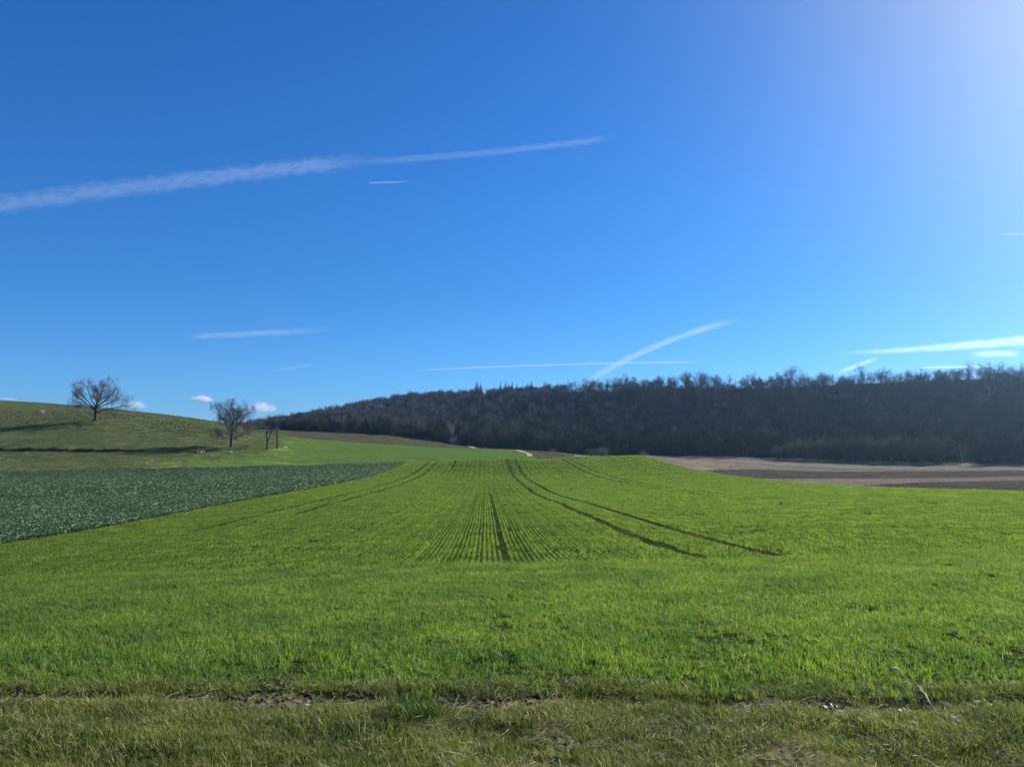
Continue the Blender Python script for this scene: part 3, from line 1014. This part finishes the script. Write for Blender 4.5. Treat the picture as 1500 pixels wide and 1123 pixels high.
for i, (px, top) in enumerate([(1375, 541), (1420, 543), (1434, 539), (1446, 538), (1458, 539), (1474, 541), (1486, 538), (1498, 537), (1343, 538), (1330, 542), (1318, 544), (1355, 540)]):
    ridge_tree(px, top, 470 + (i % 4) * 4, i % 4, 'slender bare tree among those spaced along the far right ridge skyline', i * 1.3, 'slender bare trees along the right ridge')

# ---- conifers on the ridge
M_needle = leaf_mat('conifer_needles', [(0, (.012, .03, .016)), (1, (.03, .055, .03))], trans=.1, rough=.6)


def conifer_mesh(H, seed):
    random.seed(seed)
    tr, cr = MB(), MB()
    tr.tube([Vector((0, 0, -.3)), Vector((0, 0, H * .5)), Vector((0, 0, H))], [H * .014, H * .009, .02], 6)
    z = H * .12
    while z < H * .99:
        R_ = (H - z) * .22 + .15
        for k in range(7):
            a = random.uniform(0, 6.28); l_ = R_ * random.uniform(.6, 1.15)
            h = Vector((math.cos(a), math.sin(a), 0)); s = Vector((-math.sin(a), math.cos(a), 0)) * l_ * .3
            q = Vector((0, 0, z)); e = q + h * l_ - Vector((0, 0, l_ * random.uniform(.1, .5)))
            mid_ = q.lerp(e, .55) + Vector((0, 0, l_ * .08))
            cr.poly([q, mid_ - s, e]); cr.poly([q, e, mid_ + s])
            for _ in range(3):
                w_ = mid_ + rvec() * l_ * .3
                cr.poly([w_, w_ + h * l_ * .35 - Vector((0, 0, l_ * .3)), w_ + s * .8 - Vector((0, 0, l_ * .15))])
        z += H * .028
    return tr.mesh('trunk', M_bark_dark), cr.mesh('crown', M_needle)


cm = [conifer_mesh(16, 3), conifer_mesh(16, 8)]


def conifer(px, top, d, k, label, rz, group=None, wid=1.0):
    t = ray(px, top)[0]
    zb = hz(t * d, d); s = (at(px, top, d).z - zb) / 16
    o = empty('conifer', (t * d, d, zb), label, 'conifer', group)
    o.scale = (s * wid, s * wid, s); o.rotation_euler = (0, 0, rz)
    for nm, me in zip(('trunk', 'crown'), cm[k]):
        c = bpy.data.objects.new(nm, me); COL.objects.link(c); c.parent = o


conifer(698.5, 557, 636, 0, 'dark bushy conifer, tallest and leftmost of those poking above the ridge', 0, None, 1.5)
conifer(704, 559, 638, 1, 'dark conifer leaning against the leftmost ridge conifer on its right side', 1, None, 1.2)
g = 'dark conifer tips in the middle of the ridge cluster'
for i, (px, top) in enumerate([(733, 558.5), (740.5, 557), (745, 559), (750, 556.5), (757, 560)]):
    conifer(px, top, 630 + i, i % 2, 'small dark conifer in the middle cluster on the ridge skyline', i * .9, g)
conifer(778.5, 555, 628, 1, 'lone dark spire shaped conifer right of the ridge cluster', 2)
conifer(797, 557.5, 626, 0, 'thin faint conifer, rightmost of those on the ridge', 2.6, None, .7)

# ---- grey-green willow scrub before the right half of the wood
M_willow = rough_mat('willow_twigs', (.10, .098, .076), (.155, .15, .11), 2, .9, 0, .2)
M_wbark = rough_mat('willow_bark', (.08, .075, .055), (.14, .135, .09), 2, .9, .3)
WIL = dict(SHR); WIL.update(segs=[3, 3, 2], kids=[7, 5], twigs=7, tw_len=1.0, tw_w=.013)
wk = []
for i in range(3):
    random.seed(60 + i)
    tr, cr = shrub(11, 1.0, 16, WIL)
    wk.append((tr.mesh('stems', M_wbark), cr.mesh('crown', M_willow)))


def place_shrub(meshes, px, base, top, d, label, name='willow_shrub', cat='shrub', group=None, rz=0.0, wid=1.0):
    t = ray(px, base)[0]
    zb = hz(t * d, d)
    H = max(v.co.z for v in meshes[1].vertices)
    zt = at(px, top, d).z
    s = (zt - zb) / H
    o = empty(name, (t * d, d, zb), label, cat, group)
    o.scale = (s * wid, s * wid, s); o.rotation_euler = (0, 0, rz)
    for nm, me in zip(('stems', 'crown'), meshes):
        c = bpy.data.objects.new(nm, me); COL.objects.link(c); c.parent = o
    return o


gw = 'grey green willow scrub before the right half of the wood'
for i, (px, top) in enumerate([(1140, 648), (1160, 641), (1180, 637), (1200, 636), (1222, 632), (1244, 634), (1264, 631), (1286, 630), (1308, 631), (1330, 632), (1352, 634), (1376, 632)]):
    d = np.interp(px, [1130, 1300, 1500], [338, 309, 288]) - 2 - (i % 3)
    lab = 'grey green bare willow bush in the even row below the right wood'
    if i == 0: lab = 'lowest grey green willow bush at the left end of the row below the wood'
    place_shrub(wk[i % 3], px, 672, top, d, lab, group=gw if i else None, rz=i * 1.7, wid=1.1)
M_yel = rough_mat('mossy_bark', (.15, .17, .05), (.24, .25, .08), 2, .9, .3)
random.seed(90)
tr, cr = shrub(12, .18, 4, WIL)
place_shrub((tr.mesh('stems', M_yel), cr.mesh('crown', M_willow)), 1409, 676, 636, 297, 'slim upright bush with mossy yellow green stems right of the willow row')
# bushes along the foot of the wood
M_pale = rough_mat('pale_twigs', (.17, .14, .11), (.27, .23, .18), 2, .9, 0, .2)
pk = []
for i in range(2):
    random.seed(95 + i)
    tr, cr = shrub(5, .8, 9)
    pk.append((tr.mesh('stems', M_wbark), cr.mesh('crown', M_pale)))
place_shrub(pk[0], 663, 653, 637, 360, 'pale brown bush at the foot of the wood above the brown strip', 'bush', wid=1.3)
place_shrub(pk[1], 811, 664, 655, 370, 'low pale bush beside the end of the white farm track', 'bush', rz=1, wid=1.5)
place_shrub(wk[1], 882, 668, 651, 362, 'wide olive bush rising over the crest of the wheat field', 'bush', rz=2, wid=1.6)
place_shrub(wk[2], 866, 668, 655, 364, 'small olive bush just left of the wide one behind the crest', 'bush', rz=3, wid=1.5)
place_shrub(pk[0], 943, 668, 659, 358, 'low brown bush at the corner of wheat and stubble', 'bush', rz=3, wid=1.7)

# ---- hillside details
M_white = rough_mat('bleached_wood', (.35, .32, .28), (.55, .51, .46), 3, .85, 0)
random.seed(123)
tr, cr = shrub(3.4, .7, 8)
place_shrub((tr.mesh('stems', M_white), cr.mesh('crown', M_white)), 62, 609, 599, 240, 'bleached dead bush with a forked shape near the top of the left hill', 'dead_bush', 'bush', wid=1.3)
# low dark bramble bank across the foot of the hill
M_bram = rough_mat('bramble_stems', (.035, .026, .022), (.085, .06, .045), 3, .95, 0)
random.seed(31)
m = MB()
pA, pB = hit(-60, 657.5), hit(212, 660.5)
for i in range(7000):
    f = random.random()
    q = pA.lerp(pB, f) + Vector((0, random.gauss(0, .5), 0))
    hgt = (.75 + .25 * math.sin(f * 40) + .2 * math.sin(f * 91) + .2 * math.sin(f * 233)) * (1 - f ** 6 * .7)
    q.z = 0
    a = random.uniform(0, 6.28); e = Vector((math.cos(a) * random.uniform(.2, 1.1), math.sin(a) * .5, hgt * random.uniform(.3, 1)))
    s = Vector((random.uniform(.02, .05), 0, random.uniform(-.03, .03)))
    m.poly([q - s, q + s, q + e])
zz = height(np.array([v[0] for v in m.v]), np.array([v[1] for v in m.v]))
m.v = [(v[0], v[1], v[2] + z_) for v, z_ in zip(m.v, zz)]
o = m.build('bramble_bank', M_bram)
tag(o, 'long low bank of dark dead brambles across the foot of the left hill', 'hedge')
# dark scrub patches high on the hill
M_scr = rough_mat('scrub_twigs', (.055, .058, .028), (.11, .095, .05), 2, .95, 0, .3)
sc_m = [join(*shrub(1.5, .9, 7)).mesh('scrub_clump', [M_scr, M_scr]) for _ in range(3)]
sp1 = pixpoly([(-80, 600), (60, 603), (170, 606), (255, 615), (320, 630), (318, 642), (250, 634), (170, 625), (60, 628), (-80, 630)])
x = rng.uniform(-260, -70, 24000); y = rng.uniform(190, 300, 24000)
ok = inpoly(x, y, sp1) & (wob(x, y, .11) + .6 * wob(x, y, .31) > -.9 + 1.5 * rng.random(24000) - .3)
x, y = x[ok], y[ok]
scatter('scrub', sources('scrub_clump', sc_m), np.column_stack([x, y, height(x, y)]), rng.uniform(0, 6.283, len(x)), rng.uniform(.07, .19, len(x)), 'dark low scrub across the upper left hillside')


def heap(px, py, n_, rad, label, name='stone_heap', cat='stones'):
    root = empty(name, hit(px, py), label, cat)
    for i in range(n_):
        me = lump(random.uniform(.25, .5) * rad, random.random() * 50, 2)
        me.materials.append(M_stone)
        me.polygons.foreach_set('use_smooth', [True] * len(me.polygons))
        c_ = bpy.data.objects.new('stone', me); COL.objects.link(c_); c_.parent = root
        c_.location = (random.gauss(0, rad * .9), random.gauss(0, rad * .4), random.uniform(0, rad * .4))


heap(293, 662.5, 9, .7, 'rounded pale heap of stones on grass left of the round tree')
heap(336, 663, 12, .6, 'scattered pale stones on the grass right below the round tree')
heap(418, 656, 9, .8, 'low pale stone heap right of the two pollards at the field edge')

# farm track: two pale visible stretches beyond the crest
M_track = rough_mat('chalky_gravel', (.2, .185, .15), (.29, .265, .22), 1.2, .95, .3)
pa = [hit(755, 659.3), hit(764, 662), hit(775, 665.2), hit(787, 668.8)]
pb_ = [hit(684, 652.8), hit(690, 654.2), hit(696, 656.6)]
m = MB()
for line, hw in ((pa, 1.1), (pb_, 1.5)):
    pts = []
    for i in range(len(line) - 1):
        for k in range(12): pts.append(line[i].lerp(line[i + 1], k / 12))
    pts.append(line[-1])
    rows_ = []
    for i, q in enumerate(pts):
        d_ = (pts[min(i + 1, len(pts) - 1)] - pts[max(i - 1, 0)]); d_.z = 0; d_.normalize()
        s = Vector((d_.y, -d_.x, 0))
        for e in (-1, 0, 1):
            v = q + s * hw * e; v.z = hz(v.x, v.y) + .18
            rows_.append(tuple(v))
    k = len(m.v); m.v += rows_
    for i in range(len(pts) - 1):
        for e in (0, 1):
            m.f.append((k + i * 3 + e, k + i * 3 + e + 1, k + i * 3 + e + 4, k + i * 3 + e + 3)); m.m.append(0)
tag(m.build('path', M_track), kind='structure')

# ---- small things lying on the verge
def on_ground(px, py):
    b_ = hit(px, py)
    b_.z = float(ground_z(np.array([b_.x]), np.array([b_.y]))[0])
    return b_


def stone(px, py, r, label, seed, squash=1.0):
    me = lump(r, seed, 3); me.materials.append(M_stone)
    me.polygons.foreach_set('use_smooth', [True] * len(me.polygons))
    o = bpy.data.objects.new('stone', me); COL.objects.link(o)
    o.location = on_ground(px, py) + Vector((0, 0, r * .3)); o.scale = (1.3, 1, squash); o.rotation_euler = (0, .2, seed)
    tag(o, label, 'stone')


stone(447, 1027, .026, 'pale stone on the soil edge of the wheat, left of centre', 3)
stone(1400, 1056, .024, 'pale stone in bare soil below the curved white stalk at right', 5)
stone(215, 1020, .022, 'small pale stone on the soil strip at left', 8)
stone(1312, 984, .035, 'grey white stone half hidden in the wheat at right', 12)
M_stick = rough_mat('bleached_stick', (.55, .52, .47), (.75, .72, .66), 20, .8, .2)


def stick(p, q, r, label, bend=0.0, name='stick'):
    a, b_ = on_ground(*p), on_ground(*q)
    m = MB()
    pts, rd = [], []
    n_ = 7
    for i in range(n_):
        f = i / (n_ - 1)
        v = (b_ - a) * f + Vector((0, 0, r + .012 + bend * math.sin(f * math.pi))) + rvec() * r * .4
        pts.append(v); rd.append(r * (1 - .35 * abs(f - .4) * 2))
    m.tube(pts, rd, 7)
    o = m.build(name, M_stick, loc=a)
    tag(o, label, 'stick')


stick((1112, 1031), (1153, 1033), .011, 'thick whitish stick lying level along the soil edge right of centre')
stick((1346, 1014), (1364, 1030), .006, 'short curved whitish stalk leaning in the grass at right', .03)
stick((337, 1031), (350, 1043), .004, 'thin pale straw slanting in the grass left of the pale stone', .01)
stick((645, 1106), (679, 1110), .005, 'crooked whitish twig at the bottom edge of the photo', .012)

M_green = leaf_mat('lush_grass', [(0, (.05, .09, .014)), (.6, (.085, .14, .02)), (1, (.22, .22, .08))], trans=.45)


def big_tuft(px, py, r, n_, L_, label):
    m = MB()
    for _ in range(n_):
        a = random.uniform(0, 6.28); q = r * math.sqrt(random.random())
        m.blade(Vector((q * math.cos(a) * 1.5, q * math.sin(a), 0)), random.uniform(0, 6.28), min(.9, abs(random.gauss(.45, .3))), L_ * random.uniform(.6, 1.15), .0045, 4, 0, random.uniform(-1, 1), random.uniform(0, .25))
    o = m.build('grass_tuft', M_green, loc=on_ground(px, py))
    tag(o, label, 'grass tuft')


big_tuft(604, 1050, .13, 420, .13, 'thick dark green grass tuft on the verge just left of centre')
big_tuft(1478, 1050, .15, 360, .12, 'green grass tuft on the verge at the right edge of the photo')

# ------------------------------------------------------------------ clouds and contrails
def nmath(nt, op, a, b=None, c=None, clamp=False):
    q = nt.nodes.new('ShaderNodeMath'); q.operation = op; q.use_clamp = clamp
    for i, v in enumerate((a, b, c)):
        if v is None: continue
        if isinstance(v, (int, float)): q.inputs[i].default_value = v
        else: nt.links.new(v, q.inputs[i])
    return q.outputs[0]


def cloud(name, p0, p1, D, wpx, dens, label, cat, bend=0.0, nscale=(3, 1.2), thr=.45, ends=(.25, .25), flat=False, wvar=0.0, g=.35, soft=.25, depth=1.0, seed=0, taper=(1, 1)):
    """a real cloud body far off: p0..p1 are its ends, wpx its width, bend its sag, D its distance"""
    a, b_ = at(*p0, 1.0) - Vector((0, 0, ZC)), at(*p1, 1.0) - Vector((0, 0, ZC))
    a = a.normalized() * D; b_ = b_.normalized() * D
    cen = (a + b_) / 2
    X_ = (b_ - a); Ln = X_.length; X_.normalize()
    Zv = cen.normalized(); Zv = (Zv - X_ * Zv.dot(X_)).normalized()
    Yv = Zv.cross(X_)
    if Yv.z < 0: Yv = -Yv
    w = wpx / F * D * .5                       # half width
    bd = bend / F * D
    dz = w * depth
    M = Matrix.Identity(4)
    for i, q in enumerate((X_, Yv, X_.cross(Yv))):
        M[0][i], M[1][i], M[2][i] = q
    M.translation = cen + Vector((0, 0, ZC))
    # hull
    m = MB()
    n_ = 40
    base = 0
    sides = 14
    for i in range(n_ + 1):
        u = -1 + 2 * i / n_
        rr = math.sqrt(max(0.0004, 1 - abs(u) ** (2 if flat else 6)))
        tw = taper[0] + (taper[1] - taper[0]) * (u + 1) / 2
        for k in range(sides):
            th = 2 * math.pi * k / sides
            m.v.append((u * Ln / 2, bd * (1 - u * u) + w * tw * rr * math.sin(th), dz * tw * rr * math.cos(th)))
    for i in range(n_):
        for k in range(sides):
            k2 = (k + 1) % sides
            m.f.append((i * sides + k, (i + 1) * sides + k, (i + 1) * sides + k2, i * sides + k2)); m.m.append(0)
    m.f.append(tuple(range(sides))); m.f.append(tuple(n_ * sides + k for k in range(sides))[::-1]); m.m += [0, 0]
    mat = bpy.data.materials.new(name + '_vapour'); mat.use_nodes = True
    nt = mat.node_tree
    nt.nodes.remove(nt.nodes['Principled BSDF'])
    out = nt.nodes['Material Output']
    tc = nt.nodes.new('ShaderNodeTexCoord')
    sx = nt.nodes.new('ShaderNodeSeparateXYZ'); nt.links.new(tc.outputs['Object'], sx.inputs[0])
    u = nmath(nt, 'DIVIDE', sx.outputs[0], Ln / 2)
    u2 = nmath(nt, 'MULTIPLY', u, u)
    yb = nmath(nt, 'SUBTRACT', sx.outputs[1], nmath(nt, 'MULTIPLY_ADD', u2, -bd, bd))
    tw = nmath(nt, 'MULTIPLY_ADD', u, (taper[1] - taper[0]) / 2, (taper[0] + taper[1]) / 2)
    yn = nmath(nt, 'DIVIDE', nmath(nt, 'DIVIDE', yb, w), tw)
    zn = nmath(nt, 'DIVIDE', nmath(nt, 'DIVIDE', sx.outputs[2], dz), tw)
    r2 = nmath(nt, 'ADD', nmath(nt, 'MULTIPLY', yn, yn), nmath(nt, 'MULTIPLY', zn, zn))
    if flat:
        dn = nmath(nt, 'MINIMUM', yn, 0.0)
        r2 = nmath(nt, 'ADD', r2, nmath(nt, 'MULTIPLY', nmath(nt, 'MULTIPLY', dn, dn), 7.0))
    if flat: r2 = nmath(nt, 'ADD', r2, u2)
    core = nmath(nt, 'SUBTRACT', 1.0, r2, clamp=True)
    nz = nt.nodes.new('ShaderNodeTexNoise'); nz.noise_dimensions = '4D'; nz.inputs['W'].default_value = seed
    nz.inputs['Detail'].default_value = 8; nz.inputs['Roughness'].default_value = .68; nz.inputs['Scale'].default_value = 1; nz.inputs['Distortion'].default_value = .9
    mp = nt.nodes.new('ShaderNodeCombineXYZ')
    nt.links.new(nmath(nt, 'MULTIPLY', sx.outputs[0], nscale[1] / w / nscale[0]), mp.inputs[0])
    nt.links.new(nmath(nt, 'MULTIPLY', yb, nscale[1] / w), mp.inputs[1])
    nt.links.new(nmath(nt, 'MULTIPLY', sx.outputs[2], nscale[1] / w), mp.inputs[2])
    nt.links.new(mp.outputs[0], nz.inputs['Vector'])
    val = nmath(nt, 'ADD', nz.outputs['Fac'], nmath(nt, 'MULTIPLY_ADD', core, .42, -.21))
    mr = nt.nodes.new('ShaderNodeMapRange'); mr.interpolation_type = 'SMOOTHSTEP'
    nt.links.new(val, mr.inputs[0]); mr.inputs[1].default_value = thr; mr.inputs[2].default_value = thr + soft
    e0 = nt.nodes.new('ShaderNodeMapRange'); e0.interpolation_type = 'SMOOTHSTEP'; nt.links.new(u, e0.inputs[0]); e0.inputs[1].default_value = -1; e0.inputs[2].default_value = -1 + 2 * ends[0]
    e1 = nt.nodes.new('ShaderNodeMapRange'); e1.interpolation_type = 'SMOOTHSTEP'; nt.links.new(u, e1.inputs[0]); e1.inputs[1].default_value = 1; e1.inputs[2].default_value = 1 - 2 * ends[1]
    den = nmath(nt, 'MULTIPLY', nmath(nt, 'MULTIPLY', e0.outputs[0], e1.outputs[0]), nmath(nt, 'MULTIPLY', mr.outputs[0], nmath(nt, 'POWER', core, .7)))
    den = nmath(nt, 'MULTIPLY', den, dens / (2 * dz))
    pv = nt.nodes.new('ShaderNodeVolumePrincipled')
    pv.inputs['Color'].default_value = (1, 1, 1, 1); pv.inputs['Anisotropy'].default_value = g
    nt.links.new(den, pv.inputs['Density'])
    nt.links.new(pv.outputs[0], out.inputs['Volume'])
    avg = (Ln + 2 * w + 2 * dz) / 3
    mat.cycles.volume_step_rate = max(.01, (dz * 2 / 9) / (avg * .1))
    o = m.build(name, mat)
    o.matrix_world = M
    tag(o, label, cat)
    return o


cloud('contrail', (-40, 305), (560, 232), 9000, 40, .38, 'long ragged contrail widening toward the left edge of the sky', 'contrail', bend=2, nscale=(2.6, 2.6), thr=.53, soft=.2, ends=(.02, .25), seed=1)
cloud('contrail', (500, 238), (905, 200), 9000, 17, .14, 'thin wispy end of the long contrail above the middle of the sky', 'contrail', bend=-5, nscale=(4.5, 2.4), thr=.48, soft=.22, ends=(.2, .12), seed=2)
cloud('contrail', (538, 268), (608, 266), 9000, 3.5, .22, 'tiny short contrail just below the long ragged one', 'contrail', nscale=(8, .6), thr=.2, ends=(.08, .5), seed=3)
cloud('cloud_streak', (268, 494), (500, 482), 9000, 14, .35, 'faint flat cloud streak low in the sky above the round bare tree', 'cloud', nscale=(4, 1.8), thr=.42, soft=.3, ends=(.15, .5), seed=4)
cloud('cloud_streak', (396, 544), (470, 532), 9000, 8, .22, 'small faint cloud streak above the left end of the wooded ridge', 'cloud', nscale=(4, 1.6), thr=.42, soft=.3, ends=(.3, .3), seed=5)
cloud('contrail', (585, 544), (1055, 530), 12000, 4, .36, 'thin level contrail just above the wooded ridge', 'contrail', bend=3, nscale=(9, 1.4), thr=.38, ends=(.2, .2), seed=6)
cloud('contrail', (855, 562), (1095, 465), 10000, 15, .4, 'broad curved contrail rising to the right from the ridge', 'contrail', bend=11, nscale=(6, 1.6), thr=.42, soft=.3, ends=(.12, .3), seed=7)
cloud('contrail', (1222, 548), (1290, 522), 10000, 7, .4, 'short slanting contrail over the ridge at right', 'contrail', nscale=(5, .7), thr=.25, ends=(.3, .3), seed=8)
cloud('cloud_bank', (1205, 518), (1560, 492), 9000, 20, .9, 'bright white cloud band thickening toward the right edge above the ridge', 'cloud', bend=-3, nscale=(4, 2.4), thr=.43, soft=.3, ends=(.35, .02), seed=9, taper=(.35, 1.2))
cloud('cloud_streak', (1415, 519), (1500, 517), 9000, 12, .55, 'small flat white cloud right below the bright cloud band', 'cloud', nscale=(4, 1.0), thr=.32, soft=.35, ends=(.4, .3), seed=10)
cloud('contrail', (1345, 538), (1462, 537), 12000, 3.5, .5, 'hair thin white contrail touching the tops of the right ridge trees', 'contrail', nscale=(12, .6), thr=.2, ends=(.2, .2), seed=11)
cloud('contrail', (1460, 343), (1530, 343), 9000, 3, .14, 'tiny thin contrail halfway up the right edge of the sky', 'contrail', nscale=(10, .6), thr=.2, ends=(.3, .1), seed=12)
cloud('cumulus_cloud', (272, 586), (319, 586.5), 8000, 19, 4, 'small white cumulus between the two bare trees', 'cloud', flat=True, nscale=(1.5, 2.2), thr=.44, soft=.18, ends=(.01, .01), seed=13)
cloud('cumulus_cloud', (356, 599), (412, 600), 8000, 30, 3, 'white cumulus behind the right side of the round tree crown', 'cloud', flat=True, nscale=(1.5, 2.2), thr=.46, soft=.22, ends=(.01, .01), seed=14)
cloud('cumulus_cloud', (178, 595), (222, 595.5), 8000, 22, 2.4, 'pale cumulus resting on the hill right of the spreading tree', 'cloud', flat=True, nscale=(1.5, 2.2), thr=.46, soft=.22, ends=(.01, .01), seed=15)
cloud('cumulus_cloud', (-10, 584), (34, 586), 8000, 10, 1.2, 'faint low cloud wisp on the hill crest at the left edge', 'cloud', flat=True, nscale=(1.8, 2.2), thr=.44, soft=.25, ends=(.01, .01), seed=16)

# ------------------------------------------------------------------ haze
hm = bpy.data.materials.new('haze_air'); hm.use_nodes = True
nt = hm.node_tree
nt.nodes.remove(nt.nodes['Principled BSDF'])
pv = nt.nodes.new('ShaderNodeVolumePrincipled')
pv.inputs['Color'].default_value = (.42, .72, 1.0, 1)
pv.inputs['Density'].default_value = .000135
pv.inputs['Anisotropy'].default_value = .8
nt.links.new(pv.outputs[0], nt.nodes['Material Output'].inputs['Volume'])
zlo = float(V[:, 2].min()) - 1.0
zhi = float(V[:, 2].max()) + 24
m = MB()
x0, x1, y0, y1 = -1510, 1510, -70, 1510
c = [(x0, y0, zlo), (x1, y0, zlo), (x1, y1, zlo), (x0, y1, zlo), (x0, y0, zhi), (x1, y0, zhi), (x1, y1, zhi), (x0, y1, zhi)]
m.v = c
m.f = [(3, 2, 1, 0), (4, 5, 6, 7), (0, 1, 5, 4), (1, 2, 6, 5), (2, 3, 7, 6), (3, 0, 4, 7)]; m.m = [0] * 6
o = m.build('haze', hm, smooth=False)
tag(o, 'thin bluish air over the fields and the wood', None, None, 'stuff')
print('terrain z', zlo, zhi)
